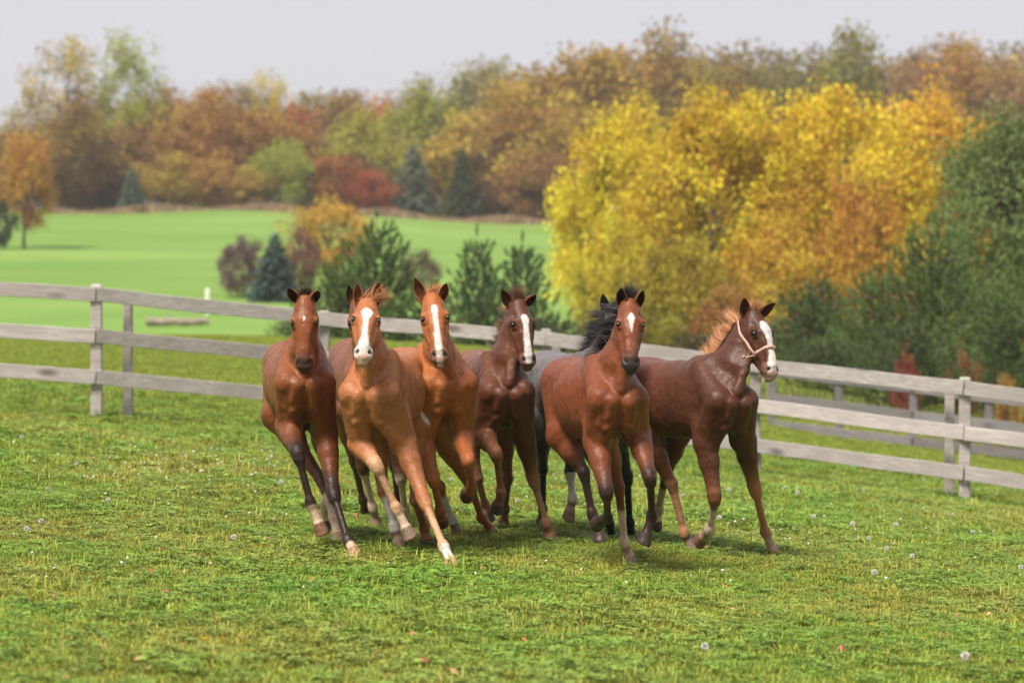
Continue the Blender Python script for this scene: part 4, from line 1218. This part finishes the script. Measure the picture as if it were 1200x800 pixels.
    V = V @ M + Cw
    # ---- coat colours that belong to the animal: points, socks, blaze, muzzle
    base = np.array(S['coat']); dark = np.array(S.get('points', base * 0.35))
    C = np.tile(base, (len(V), 1))
    lv = (V - Cw) @ R / sc + ref
    def put(col, w):
        w = np.clip(w, 0, 1)[:, None]; C[:] = C * (1 - w) + np.asarray(col) * w
    sm = lambda e0, e1, x: (lambda t: t * t * (3 - 2 * t))(np.clip((x - e0) / (e1 - e0), 0, 1))
    hv = (V - poll) / hs; ht, hn, hl = hv @ a, hv @ n, hv @ l
    nz = 0.5 + 0.25 * (np.sin(V[:, 0] * 31 + 2.0 * np.sin(V[:, 2] * 23)) + np.sin(V[:, 1] * 27 + V[:, 2] * 41))
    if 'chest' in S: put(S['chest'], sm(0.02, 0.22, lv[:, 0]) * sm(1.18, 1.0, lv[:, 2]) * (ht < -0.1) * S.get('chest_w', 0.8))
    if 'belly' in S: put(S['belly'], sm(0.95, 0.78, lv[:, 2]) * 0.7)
    if 'rump' in S: put(S['rump'], sm(-0.15, -0.6, lv[:, 0]) * S.get('rump_w', 1.0))
    if 'neck' in S: put(S['neck'], sm(0.0, 0.25, lv[:, 0]) * sm(1.05, 1.25, lv[:, 2]))
    for d, nm in ((fr, 'front'), (hi, 'hind')):
        for key, (J, planted) in d.items():
            best = np.full(len(V), 9.0); par = np.zeros(len(V))
            for i in range(3):
                A, B = J[i], J[i + 1]; ab = B - A; L2 = ab @ ab
                t = ((V - A) @ ab) / L2
                if i == 2: tc = np.clip(t, 0, 1.6)
                else: tc = np.clip(t, 0, 1)
                dd = np.linalg.norm(V - A - tc[:, None] * ab, axis=1)
                m = dd < best; best[m] = dd[m]; par[m] = i + tc[m]
            near = sm(0.12, 0.085, best) * (lv[:, 2] < 0.95)
            L = S.get('legs', {}).get(nm + key, S.get('leg', {}))
            if 'dark' in L:
                s0, amt = L['dark']; put(L.get('dark_col', dark), near * sm(s0 - 0.35, s0 + 0.35, par + 0.12 * (nz - 0.5)) * amt)
            if 'light' in L:
                s0, c = L['light']; put(c, near * sm(s0 - 0.4, s0 + 0.3, par))
            if 'sock' in L:
                s0, c = L['sock']; put(c, near * sm(s0 - 0.06, s0 + 0.06, par + 0.10 * (nz - 0.5)))
            put(L.get('pastern', C.mean(0)), near * sm(2.05, 2.25, par) if 'pastern' in L else 0 * near)
            put(L.get('hoof', (0.10, 0.075, 0.06)), near * sm(2.72, 2.80, par))
    # head
    on_head = (ht > -0.02) & (ht < 0.47) & (np.abs(hl) < 0.125) & (hn > -0.135)
    mz = S.get('muzzle_col', (0.03, 0.022, 0.02))
    put(mz, on_head * (hn > -0.08) * sm(0.32, 0.40, ht + 0.02 * nz) * S.get('muzzle_w', 0.9))
    put(np.array(base) * 0.25, on_head * sm(0.028, 0.020, np.minimum(np.linalg.norm(hv - (0.152 * a + 0.035 * n + 0.073 * l), axis=1),
                                                                     np.linalg.norm(hv - (0.152 * a + 0.035 * n - 0.073 * l), axis=1))))
    if 'blaze' in S:
        bt, bc, bw = np.array(S['blaze']).T
        hw = np.interp(ht, bt, bw, left=0, right=0); cc = np.interp(ht, bt, bc)
        edge = hw - np.abs(hl - cc) + 0.004 * (nz - 0.5) + 0.0018 * np.sin(ht * 190 + 3 * np.sin(ht * 61 + hl * 90)) * (hw > 0.006)
        put(S.get('white', (0.66, 0.63, 0.60)), on_head * (hn > 0.012 - 0.03 * sm(0.3, 0.36, ht)) * sm(-0.004, 0.005, edge) * (hw > 0))
    if 'lip' in S: put(S['lip'], on_head * sm(0.385, 0.41, ht) * sm(S.get('lip_w', 0.05), S.get('lip_w', 0.05) * 0.6, np.abs(hl)) * 0.9)
    for s in (-1, 1):   # dark nostrils
        dd = np.linalg.norm(hv - (0.383 * a + 0.034 * n + 0.037 * s * l), axis=1)
        put((0.02, 0.012, 0.01), on_head * sm(0.019, 0.010, dd))
    for p in S.get('patches', []):      # white patch: local centre, radius
        dd = np.linalg.norm((lv - np.array(p[0])) / np.array(p[1]), axis=1)
        put((0.75, 0.73, 0.7), sm(1.05, 0.9, dd + 0.2 * (nz - 0.5)))
    # ---- ears, welded into the same mesh
    Vs, Qs, Cs = [V], [Q], [C]; off = len(V)
    ears = []
    for s, key in ((-1, 'earR'), (1, 'earL')):
        b = H(0.012, -0.012, 0.046 * s)
        tip, _ = sphere_hit(b, S[key][0], S[key][1], 0.145 * hs, 'n')
        bx, by, bd = project(b)
        if S[key][2:] == ('f',): tip, _ = sphere_hit(b, S[key][0], S[key][1], 0.145 * hs, 'f')
        e = nrm(tip - b); EL = min(np.linalg.norm(tip - b), 0.17 * hs)
        op = nrm(n * S.get('ear_open', 0.8) + l * s * 0.55 + np.array([0, -0.3, 0])); op = nrm(op - e * (op @ e)); sd = np.cross(e, op)
        nu, nv = 15, 17
        grids = []
        for layer in (0, 1):
            G = np.zeros((nu, nv, 3))
            for i in range(nu):
                u = i / (nu - 1)
                w = hs * np.interp(u, [0, 0.15, 0.4, 0.65, 0.85, 1], [0.024, 0.029, 0.036, 0.031, 0.018, 0.003]) - 0.005 * layer * (1 - 0.7 * u)
                half = np.interp(u, [0, 0.2, 0.5, 1], [2.9, 2.5, 1.9, 1.5])
                ph = np.linspace(-half, half, nv)
                ctr = b + e * (EL * (u - 0.08)) - op * 0.012 * hs * (1 - u) + op * 0.014 * hs * u * u - l * s * 0.012 * hs * u * u
                G[i] = ctr + np.outer(np.sin(ph) * w, sd) - np.outer(np.cos(ph) * w * 0.75, op)
            grids.append(G)
        idx = np.arange(nu * nv).reshape(nu, nv)
        q0 = np.stack([idx[:-1, :-1], idx[:-1, 1:], idx[1:, 1:], idx[1:, :-1]], -1).reshape(-1, 4)
        n1 = nu * nv
        rim = []
        for j in (0, nv - 1):
            r = np.stack([idx[:-1, j], idx[1:, j], idx[1:, j] + n1, idx[:-1, j] + n1], -1)
            rim.append(r if j else r[:, ::-1])
        EQ = np.concatenate([q0, q0[:, ::-1] + n1] + rim)
        uu = np.repeat(np.linspace(0, 1, nu), nv)[:, None]
        rimw = np.tile(np.abs(np.linspace(-1, 1, nv)), nu)[:, None]
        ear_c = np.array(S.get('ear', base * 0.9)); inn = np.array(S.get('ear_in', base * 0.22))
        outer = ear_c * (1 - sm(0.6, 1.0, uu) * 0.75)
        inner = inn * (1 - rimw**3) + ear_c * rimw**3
        Vs.append(np.concatenate([grids[0].reshape(-1, 3), grids[1].reshape(-1, 3)])); Qs.append(EQ + off)
        Cs.append(np.concatenate([outer, inner])); off += 2 * n1
        ears.append((b, e, op, EL))
    V, Q, C = np.concatenate(Vs), np.concatenate(Qs), np.concatenate(Cs)
    root = empty('horse', g)
    tag(root, S['label'], 'horse', 'young horses galloping in a bunch')
    me = mesh_np('body', V - g, quads=Q, smooth=True, cols=C, mats=(COAT,))
    obj('body', me, root)
    for s in (-1, 1):
        e = obj('eye', eye_mesh(), root, H(0.152, 0.035, 0.0700 * s) - g)
        e.rotation_euler = Vector(l * s).to_track_quat('X', 'Z').to_euler()
        e.scale = (0.86 * hs,) * 3
    # ---- mane, forelock, tail
    r = np.random.default_rng(S.get('seed', 1))
    hc = np.array(S['mane'])
    def hcols(n, tip=None):
        k = r.uniform(0.55, 1.35, (n, 1)); return np.clip(hc * k, 0, 1)
    nM = 5200
    crest0, crest1 = poll - a * 0.02 - n * 0.02, W(0.0, 0, 1.265)
    # crest line: back of the neck
    t = r.uniform(0, 1, nM)
    tt = t[:, None]
    cen = np.where(tt < 0.5, thr * (1 - tt * 2) + mid * (tt * 2), mid * (2 - tt * 2) + W(0.02, 0, 1.12) * (tt * 2 - 1))
    bk = nrm(np.cross(nl, ndir)); bk = bk if bk @ fx < 0 else -bk
    rad = np.interp(t, [0, 0.5, 0.9, 1.0], [0.098, 0.142, 0.165, 0.13]) * sc
    roots = cen + bk * rad[:, None] + nl * r.normal(0, 0.017, (nM, 1)) * sc
    md = nrm(bk * 0.9 + ndir * 0.25)
    ms = np.array(S.get('mane_dir', (0, 0, 0)))
    clump = np.floor(t * 34 + r.normal(0, 0.25, nM)); cr = np.random.default_rng(5).normal(0, 0.22, (60, 3))[np.clip(clump, 0, 59).astype(int)]
    dirs = md + ms * 0.8 + cr + r.normal(0, 0.13, (nM, 3)); dirs /= np.linalg.norm(dirs, axis=1)[:, None]
    ml = S.get('mane_len', 0.10)
    lens = ml * r.uniform(0.55, 1.2, nM) * (0.75 + 0.35 * np.sin(t * 37) * np.sin(t * 11 + 1)) * sc
    obj('mane', hair_mesh('mane', roots - g, dirs, lens, 0.0024, hcols(nM), HAIR, ms + [0, 0, -0.45] + nl * 0.5, 1.1, 0.16, 4, 3), root)
    nF = 1300
    fr0 = H(-0.005, 0.0, 0)
    roots = fr0 + np.outer(r.normal(0, 0.019, nF), l) * hs + np.outer(r.uniform(-0.035, 0.03, nF), n) * hs - np.outer(r.uniform(0, 0.02, nF), a) * hs + a * 0.0
    dirs = -a * 0.9 + n * 0.25 + np.array(S.get('fore_dir', (0.25, 0, 0.1))) + r.normal(0, 0.24, (nF, 3)); dirs /= np.linalg.norm(dirs, axis=1)[:, None]
    obj('forelock', hair_mesh('forelock', roots - g, dirs, S.get('fore_len', 0.075) * r.uniform(0.5, 1.2, nF) * sc, 0.0024, hcols(nF), HAIR,
                              np.array(S.get('fore_dir', (0.4, 0, 0))) * 2 + [0, 0, -0.3], 0.9, 0.35, 4, 5), root)
    nT = 420
    tc = np.array(S.get('tail', hc))
    roots = W(-1.04, 0, 1.20) + r.normal(0, 0.016, (nT, 3)) + np.outer(r.uniform(0, 0.14, nT), W(-1.0, 0, -0.5) - W(-0.9, 0, -0.35)) * 3.0
    dirs = (W(-1, 0, 0.15) - W(0, 0, 0)) / sc + r.normal(0, 0.16, (nT, 3)); dirs /= np.linalg.norm(dirs, axis=1)[:, None]
    cols = np.clip(tc * r.uniform(0.6, 1.3, (nT, 1)), 0, 1)
    obj('tail', hair_mesh('tail', roots - g, dirs, r.uniform(0.35, 0.6, nT) * sc, 0.006, cols, HAIR, (0, 0.3, -1.0), 2.2, 0.15, 6, 9), root)
    if S.get('whiskers'):
        nW = 60
        roots = H(0.40, -0.03, 0) + np.outer(r.normal(0, 0.02, nW), l) + np.outer(r.normal(0, 0.015, nW), a) - n * 0.015
        dirs = a * 0.8 - n * 0.2 + r.normal(0, 0.4, (nW, 3)); dirs /= np.linalg.norm(dirs, axis=1)[:, None]
        obj('whiskers', hair_mesh('whiskers', roots - g, dirs, r.uniform(0.03, 0.05, nW), 0.0015, np.tile((0.6, 0.5, 0.42), (nW, 1)), HAIR, (0, 0, -1), 0.3, 0.2, 3, 2), root)
    return dict(root=root, H=H, a=a, n=n, l=l, hs=hs, g=g, sc=sc)
PINK, CREAM, WHITE = (0.50, 0.31, 0.24), (0.54, 0.41, 0.30), (0.62, 0.58, 0.53)
BLK = (0.022, 0.015, 0.013)
TAN = (0.42, 0.22, 0.11)

HERD = [
 dict(name='bay star', label='dark bay foal with a small white star and dark legs',
      x=356, d=17.6, yaw=8, pitch=3, scale=1.0, lift=0.02, poll=(357, 349), muzzle=(356, 424), face=0,
      earR=(335, 334), earL=(374, 337), head=1.04,
      frontR=[(338, 500), (349, 532, 'n'), (364, 589, 'f'), (376, 619, 'n')],
      frontL=[(381, 505), (391, 580, 'l'), (408, 634, 'l'), (416, 648, 'g')],
      hindR=[(375, 560, 'l'), (391, 606, 'l'), (396, 632, 'g')],
      hindL=[(385, 555, 0.15), (381, 592, 0.12), (380, 612, 0.05)],
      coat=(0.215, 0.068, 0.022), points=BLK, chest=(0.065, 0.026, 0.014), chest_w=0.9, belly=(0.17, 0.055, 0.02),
      leg=dict(dark=(0.85, 0.8)), legs=dict(
        frontR=dict(dark=(0.65, 0.95), sock=(2.12, CREAM), hoof=(0.20, 0.10, 0.06)),
        frontL=dict(dark=(0.65, 0.95), sock=(2.3, CREAM), hoof=(0.42, 0.24, 0.15)),
        hindR=dict(dark=(0.7, 0.6), sock=(1.45, CREAM), hoof=(0.3, 0.2, 0.13)),
        hindL=dict(dark=(0.7, 0.6), sock=(1.45, CREAM))),
      mane=(0.05, 0.028, 0.02), ear=(0.22, 0.085, 0.035), blaze=[(0.108, 0, 0.001), (0.124, 0, 0.009), (0.132, 0.001, 0.008), (0.150, 0, 0.002), (0.152, 0, 0)],
      muzzle_col=(0.05, 0.033, 0.028), mane_len=0.08, fore_len=0.06, fore_dir=(0.1, 0, 0.1), seed=1),
 dict(name='chestnut pink nose', label='chestnut foal with a broad blaze spreading over a pink nose and pale legs',
      x=437, d=17.25, yaw=-9, pitch=3, scale=1.0, lift=0.0, poll=(431, 350), muzzle=(426, 410), face=2,
      earR=(417, 329), earL=(445, 328), head=1.06,
      frontR=[(423, 520), (441, 545, -0.24), (465, 596, 0.02), (479, 624, -0.02)],
      frontL=[(473, 518), (498, 588, 'l'), (520, 640, 'l'), (530, 661, 'g')],
      hindR=[(449, 575, 'l'), (462, 619, 'l'), (468, 638, 'g')],
      hindL=[(487, 585, 'n'), (497, 618, 'f'), (500, 634, 0.02)],
      coat=(0.36, 0.138, 0.052), points=(0.28, 0.11, 0.05), leg=dict(light=(0.9, (0.52, 0.29, 0.16))), legs=dict(
        frontR=dict(light=(0.8, (0.55, 0.33, 0.19)), sock=(2.15, CREAM), hoof=(0.22, 0.15, 0.11)),
        frontL=dict(light=(1.3, (0.54, 0.32, 0.18)), sock=(2.05, WHITE), hoof=(0.50, 0.30, 0.17)),
        hindR=dict(dark=(0.6, 0.5), sock=(1.2, WHITE), pastern=(0.32, 0.2, 0.15), hoof=(0.22, 0.14, 0.1)),
        hindL=dict(dark=(0.6, 0.4), hoof=(0.08, 0.05, 0.04))),
      mane=(0.50, 0.22, 0.085), ear=(0.42, 0.19, 0.08), ear_in=(0.16, 0.05, 0.02), neck=(0.38, 0.14, 0.05),
      blaze=[(0.085, 0, 0.004), (0.095, 0, 0.022), (0.125, 0.004, 0.035), (0.15, 0.004, 0.026), (0.175, 0, 0.015), (0.27, 0, 0.016), (0.32, 0, 0.026), (0.35, 0, 0.048), (0.40, 0, 0.052), (0.45, 0, 0.05)],
      muzzle_col=(0.58, 0.44, 0.36), muzzle_w=0.8, lip=PINK, mane_len=0.09, fore_len=0.13, fore_dir=(0.5, 0, 0.0), seed=2,
      patches=[((-0.62, -0.19, 0.90), (0.05, 0.05, 0.10)), ((-0.60, 0.18, 0.86), (0.09, 0.06, 0.14))]),
 dict(name='light chestnut', label='bright chestnut foal with a long narrow blaze and both forelegs folded in the air',
      x=519, d=18.0, yaw=17, pitch=5, scale=1.02, lift=0.05, stifleR=-0.1, stifleL=-0.1, poll=(507, 345), muzzle=(515, 414), face=5,
      earR=(482, 320), earL=(525, 328), head=1.08,
      frontR=[(493, 508), (508, 562, 'n'), (516, 598, 'f'), (517, 608, 'f')],
      frontL=[(541, 508), (549, 541, 'n'), (553, 568, 'f'), (548, 578, 'f')],
      hindR=[(515, 570, 'l'), (529, 608, 'l'), (535, 622, 'g')],
      hindL=[(552, 570, 'l'), (564, 606, 'l'), (576, 620, 'g')],
      coat=(0.36, 0.120, 0.033), points=(0.26, 0.10, 0.04), legs=dict(
        frontR=dict(dark=(1.2, 0.4), hoof=(0.10, 0.05, 0.03)), frontL=dict(dark=(1.3, 0.2), hoof=(0.12, 0.06, 0.04)),
        hindR=dict(sock=(1.2, WHITE), pastern=(0.3, 0.2, 0.15), hoof=(0.34, 0.2, 0.12)), hindL=dict(dark=(0.6, 0.3), hoof=(0.20, 0.14, 0.11))),
      mane=(0.46, 0.20, 0.075), ear=(0.40, 0.17, 0.07), ear_in=(0.14, 0.05, 0.02),
      blaze=[(0.075, 0, 0.003), (0.085, 0, 0.014), (0.12, 0.0, 0.019), (0.15, 0, 0.015), (0.20, 0, 0.014), (0.28, 0, 0.018), (0.34, 0, 0.020), (0.38, 0, 0.018), (0.43, 0, 0.015)],
      muzzle_col=(0.15, 0.10, 0.08), muzzle_w=0.85, lip=PINK, lip_w=0.022, mane_len=0.08, fore_len=0.08, fore_dir=(0.3, 0, -0.05), seed=3),
 dict(name='liver blaze', label='dark liver brown foal with a long blaze and no halter, beside the grey roan',
      x=590, d=18.9, yaw=12, pitch=2, scale=1.0, lift=0.03, poll=(610, 353), muzzle=(621, 420), face=20,
      earR=(585, 337), earL=(631, 342), head=1.06,
      frontR=[(566, 508), (582, 532, 'n'), (587, 577, 'f'), (583, 592, 'f')],
      frontL=[(613, 508), (625, 562, 'l'), (640, 612, 'l'), (646, 630, 'g')],
      hindR=[(560, 560, 'f'), (568, 590, 'f'), (572, 604, 0.0)],
      hindL=[(595, 560, 0.25), (592, 596, 0.2), (590, 612, 0.1)],
      coat=(0.105, 0.037, 0.017), points=(0.20, 0.085, 0.045), legs=dict(
        frontR=dict(light=(0.8, (0.24, 0.10, 0.05)), hoof=(0.09, 0.06, 0.05)), frontL=dict(light=(0.9, (0.36, 0.17, 0.09)), hoof=(0.16, 0.11, 0.09)),
        hindR=dict(light=(1.0, (0.30, 0.14, 0.08)), hoof=(0.08, 0.055, 0.05)), hindL=dict(hoof=(0.08, 0.055, 0.05))),
      mane=(0.15, 0.065, 0.035), ear=(0.17, 0.065, 0.035), ear_in=(0.10, 0.03, 0.015), rump=(0.24, 0.10, 0.055), rump_w=0.6,
      blaze=[(0.095, 0.0, 0.004), (0.105, 0.0, 0.020), (0.135, 0.002, 0.026), (0.17, 0, 0.018), (0.27, -0.004, 0.020), (0.36, -0.006, 0.024), (0.41, -0.006, 0.018)],
      muzzle_col=(0.20, 0.11, 0.08), muzzle_w=0.6, mane_len=0.13, mane_dir=(-0.3, 0, 0.1), fore_len=0.10, fore_dir=(-0.05, 0, 0.1), seed=4),
 dict(name='bay diamond', label='red bay foal with a diamond star, black mane and one white hind sock',
      x=718, d=17.0, yaw=14, pitch=4, scale=1.0, lift=0.06, poll=(739, 352), muzzle=(740, 422), face=4,
      earR=(727, 334), earL=(755, 337), head=1.04,
      frontR=[(699, 518), (711, 578, 'n'), (712, 606, 'f'), (702, 612, 'f')],
      frontL=[(747, 508), (762, 560, 'n'), (764, 604, 'f'), (756, 630, 'f')],
      hindR=[(684, 553, -0.1), (694, 602, 0.0), (702, 628, -0.03)],
      hindL=[(725, 570, 'l'), (732, 636, 'l'), (738, 656, 'g')],
      coat=(0.185, 0.054, 0.021), points=BLK, legs=dict(
        frontR=dict(dark=(0.75, 0.95), hoof=(0.04, 0.03, 0.028)), frontL=dict(dark=(0.8, 0.95), hoof=(0.05, 0.038, 0.032)),
        hindR=dict(dark=(0.7, 0.95), hoof=(0.06, 0.042, 0.035)), hindL=dict(dark=(0.95, 0.4), sock=(1.45, CREAM), pastern=(0.42, 0.27, 0.2), hoof=(0.20, 0.16, 0.15))),
      mane=(0.022, 0.018, 0.02), ear=(0.20, 0.07, 0.03), ear_in=(0.03, 0.012, 0.01),
      blaze=[(0.088, 0, 0.002), (0.125, 0.0, 0.023), (0.165, 0, 0.010), (0.21, 0, 0.003), (0.225, 0, 0.001)],
      muzzle_col=(0.035, 0.028, 0.027), muzzle_w=0.95, mane_len=0.20, mane_dir=(-0.75, 0, 0.05), fore_len=0.10, fore_dir=(-0.05, 0, 0.2), seed=5),
 dict(name='liver halter', label='dark liver chestnut foal wearing a pink halter, with a very wide blaze',
      x=846, d=18.5, yaw=31, pitch=2, scale=1.02, lift=0.02, poll=(888, 364), muzzle=(908, 431), face=36,
      earR=(869, 346), earL=(911, 352), head=1.06,
      frontR=[(827, 518), (838, 584, 'n'), (832, 620, 'f'), (822, 631, 'f')],
      frontL=[(871, 515), (885, 574, 'l'), (897, 623, 'l'), (906, 646, 'g')],
      hindR=[(787, 566, 'l'), (802, 624, 'l'), (810, 640, 'g')],
      hindL=[(780, 556, 'f'), (772, 595, 'f'), (769, 612, 'f')],
      coat=(0.084, 0.030, 0.015), points=(0.10, 0.04, 0.025), legs=dict(
        frontR=dict(light=(0.8, (0.20, 0.075, 0.035)), sock=(1.3, (0.55, 0.44, 0.34)), pastern=(0.3, 0.2, 0.14), hoof=(0.16, 0.09, 0.06)),
        frontL=dict(light=(0.75, (0.42, 0.19, 0.09)), sock=(2.1, CREAM), hoof=(0.52, 0.30, 0.17)),
        hindR=dict(light=(1.1, (0.40, 0.20, 0.11)), pastern=(0.2, 0.12, 0.09), hoof=(0.2, 0.15, 0.13)),
        hindL=dict(sock=(1.35, CREAM))),
      mane=(0.50, 0.23, 0.10), ear=(0.20, 0.07, 0.03), ear_in=(0.08, 0.03, 0.015), rump=(0.13, 0.042, 0.020),
      blaze=[(0.075, 0, 0.004), (0.085, 0.0, 0.026), (0.13, 0.006, 0.042), (0.17, 0.008, 0.034), (0.22, 0.004, 0.024), (0.30, 0, 0.026), (0.34, 0, 0.034), (0.42, 0, 0.045)],
      muzzle_col=(0.30, 0.17, 0.12), muzzle_w=0.6, lip=PINK, mane_len=0.15, mane_dir=(-0.15, 0, 0.35), fore_len=0.08, fore_dir=(0.2, 0, 0.0), seed=6, whiskers=True),
 dict(name='hidden bay', label='brown foal almost hidden behind the chestnut with the pink nose',
      x=433, d=19.5, yaw=8, pitch=2, scale=1.02, lift=0.03, poll=(420, 352), muzzle=(424, 418), face=0,
      earR=(407, 332), earL=(438, 335), head=1.0,
      frontR=[(426, 550, 'l'), (437, 594, 'l'), (441, 613, 'g')],
      frontL=[(470, 560, 'n'), (474, 596, 'f'), (474, 612, 'f')],
      hindR=[(415, 540, 0.2), (425, 585, 0.2), (428, 600, 0.1)],
      hindL=[(462, 545, 0.2), (466, 582, 0.2), (468, 600, 0.1)],
      coat=(0.19, 0.066, 0.028), points=(0.06, 0.03, 0.02), legs=dict(
        frontR=dict(dark=(0.3, 0.8), sock=(1.1, CREAM), pastern=(0.3, 0.2, 0.15), hoof=(0.2, 0.13, 0.1)),
        frontL=dict(dark=(0.3, 0.8), sock=(1.0, CREAM)), hindR=dict(dark=(0.5, 0.8)), hindL=dict(dark=(0.5, 0.8))),
      mane=(0.06, 0.03, 0.02), ear=(0.13, 0.06, 0.03), mane_len=0.07, seed=7),
 dict(name='grey roan', label='grey roan foal with a black mane, mostly hidden behind the red bay foal',
      x=702, d=19.0, yaw=22, pitch=2, scale=1.02, lift=0.02, poll=(721, 362), muzzle=(728, 425), face=8,
      earR=(704, 342), earL=(734, 345), head=1.0,
      frontR=[(706, 560, 'l'), (714, 612, 'l'), (716, 626, 'g')],
      frontL=[(735, 560, 'l'), (738, 612, 'l'), (740, 627, 'g')],
      hindR=[(636, 548, 'l'), (636, 596, 'l'), (634, 612, 'g')],
      hindL=[(668, 553, 0.06), (671, 584, -0.04), (667, 602, 0.02)],
      coat=(0.12, 0.105, 0.10), points=(0.02, 0.019, 0.021), rump=(0.15, 0.14, 0.14), legs=dict(
        frontR=dict(dark=(0.3, 1.0), hoof=(0.2, 0.2, 0.2)), frontL=dict(dark=(0.3, 1.0), hoof=(0.2, 0.2, 0.2)),
        hindR=dict(dark=(-0.2, 1.0), hoof=(0.03, 0.03, 0.03)), hindL=dict(dark=(0.1, 0.9), sock=(1.05, (0.62, 0.58, 0.54)), pastern=(0.35, 0.25, 0.18), hoof=(0.24, 0.16, 0.1))),
      mane=(0.02, 0.018, 0.02), ear=(0.12, 0.09, 0.08), mane_len=0.15, mane_dir=(-0.7, 0, -0.1), tail=(0.42, 0.36, 0.30), seed=8),
]
for S in HERD:
    S['built'] = build_horse(S)
# ================================================================== halter
def strap(name, pts, normal_from, w, th, mat, parent, g):
    """flat band along points, lying on the skin"""
    P = np.array(pts); n = len(P)
    T = np.gradient(P, axis=0); T /= np.linalg.norm(T, axis=1)[:, None]
    N = P - normal_from; N -= T * np.sum(N * T, 1)[:, None]; N /= np.linalg.norm(N, axis=1)[:, None]; B = np.cross(T, N)
    ring = np.stack([P - B * w / 2, P - B * w / 2 + N * th, P + B * w / 2 + N * th, P + B * w / 2], 1)
    V = ring.reshape(-1, 3); i = np.arange(4 * n).reshape(n, 4)
    Q = np.stack([i[:-1], np.roll(i[:-1], -1, 1), np.roll(i[1:], -1, 1), i[1:]], -1).reshape(-1, 4)
    return obj(name, mesh_np(name, V - g, quads=Q, smooth=False, mats=(mat,)), parent)
B_ = [S for S in HERD if S['name'] == 'liver halter'][0]['built']
t = NT('halter_webbing'); tc = t.node('ShaderNodeTexCoord'); nn = t.noise(tc.outputs['Object'], 60, 3); t.col(t.ramp(nn, [(0.3, (0.46, 0.27, 0.22)), (0.7, (0.60, 0.40, 0.34))])); t.rough(0.7, 0.3); PINKM = t.m
t = NT('halter_brass'); t.col((0.55, 0.42, 0.20)); t.rough(0.3, 0.5); t.bsdf.inputs['Metallic'].default_value = 0.9; BRASS = t.m
hroot = empty('halter', B_['g'])
tag(hroot, 'pink webbing halter on the head of the dark liver chestnut foal', 'halter')
_bm = bpy.data.objects
body = [c for c in B_['root'].children if c.name.startswith('body')][0]
from mathutils.bvhtree import BVHTree
_me = body.data
_bv = BVHTree.FromPolygons([tuple(Vector(v.co) + Vector(B_['g'])) for v in _me.vertices], [tuple(p.vertices) for p in _me.polygons])
def on_skin(p, c, out=0.004):
    """push a head-space guide point onto the skin along the ray from the bone axis"""
    dd = nrm(np.array(p) - c); hit = _bv.ray_cast(Vector(c), Vector(dd), 0.13)
    return np.array(hit[0]) + dd * out if hit[0] is not None else np.array(p)
def loop(t0, t1, n0, ang0, ang1, k=40):
    """run of skin points round the head; the plane tilts from t0 (front) to t1 (back)"""
    out = []
    for i in range(k):
        a = ang0 + (ang1 - ang0) * i / (k - 1)
        tt = t0 + (t1 - t0) * (1 - math.cos(a)) / 2
        c = B_['H'](tt, n0, 0); out.append(on_skin(B_['H'](tt, n0 + math.cos(a) * 0.1, math.sin(a) * 0.1), c))
    return np.array(out)
cen = B_['H'](0.2, -0.02, 0)
strap('noseband', loop(0.255, 0.275, -0.01, 0, math.tau, 60), cen, 0.025, 0.005, PINKM, hroot, B_['g'])
strap('crown_strap', loop(0.0, 0.10, -0.06, 0.9, math.tau - 0.9, 2) if False else np.array([on_skin(B_['H'](tt, nn_ + 0.0, l_), B_['H'](tt, -0.045, 0)) for tt, nn_, l_ in
      [(0.255 - 0.245 * s, -0.01 - 0.085 * s, -0.1) for s in np.linspace(0, 1, 20)]]), cen, 0.025, 0.005, PINKM, hroot, B_['g'])
strap('cheek_strap', np.array([on_skin(B_['H'](tt, nn_, 0.1), B_['H'](tt, -0.045, 0)) for tt, nn_ in [(0.255 - 0.245 * s, -0.01 - 0.085 * s) for s in np.linspace(0, 1, 20)]]), cen, 0.025, 0.005, PINKM, hroot, B_['g'])
strap('throat_strap', np.array([on_skin(B_['H'](tt, nn_, l_), B_['H'](tt, -0.05, 0)) for tt, nn_, l_ in
      [(0.258 - 0.02 * s, -0.05 - 0.10 * math.sin(s * math.pi), -0.1 * math.cos(s * math.pi)) for s in np.linspace(0.03, 0.97, 24)]]), cen, 0.021, 0.005, PINKM, hroot, B_['g'])
for l_ in (-0.1, 0.1):
    c = on_skin(B_['H'](0.258, -0.012, l_), B_['H'](0.258, -0.03, 0), 0.008)
    nv = nrm(c - B_['H'](0.258, -0.03, 0)); ua = nrm(np.cross(nv, B_['a'])); ub = np.cross(nv, ua)
    P = np.array([c + 0.017 * (math.cos(a) * ua + math.sin(a) * ub) for a in np.linspace(0, math.tau, 21)])
    v, q = tubes([(P, [0.0035] * 21)], 6)
    obj('ring', mesh_np('ring', v - B_['g'], quads=q, smooth=True, mats=(BRASS,)), hroot)

# ================================================================== autumn haze
bm = bmesh.new(); bmesh.ops.create_cube(bm, size=1.0)
for v in bm.verts: v.co = Vector((v.co.x * 1900, 1425 + v.co.y * 2980, 8 + v.co.z * 60))
me = bpy.data.meshes.new('haze'); bm.to_mesh(me); bm.free()
hm = bpy.data.materials.new('haze'); hm.use_nodes = True
hn, hl = hm.node_tree.nodes, hm.node_tree.links; hn.clear()
ho, hv = hn.new('ShaderNodeOutputMaterial'), hn.new('ShaderNodeVolumePrincipled')
hv.inputs['Density'].default_value = 0.00035; hv.inputs['Color'].default_value = (0.93, 0.93, 0.96, 1); hv.inputs['Anisotropy'].default_value = 0.2
hl.new(hv.outputs[0], ho.inputs['Volume']); me.materials.append(hm)
tag(obj('haze', me), 'thin pale autumn haze in the air', 'haze', kind='stuff')
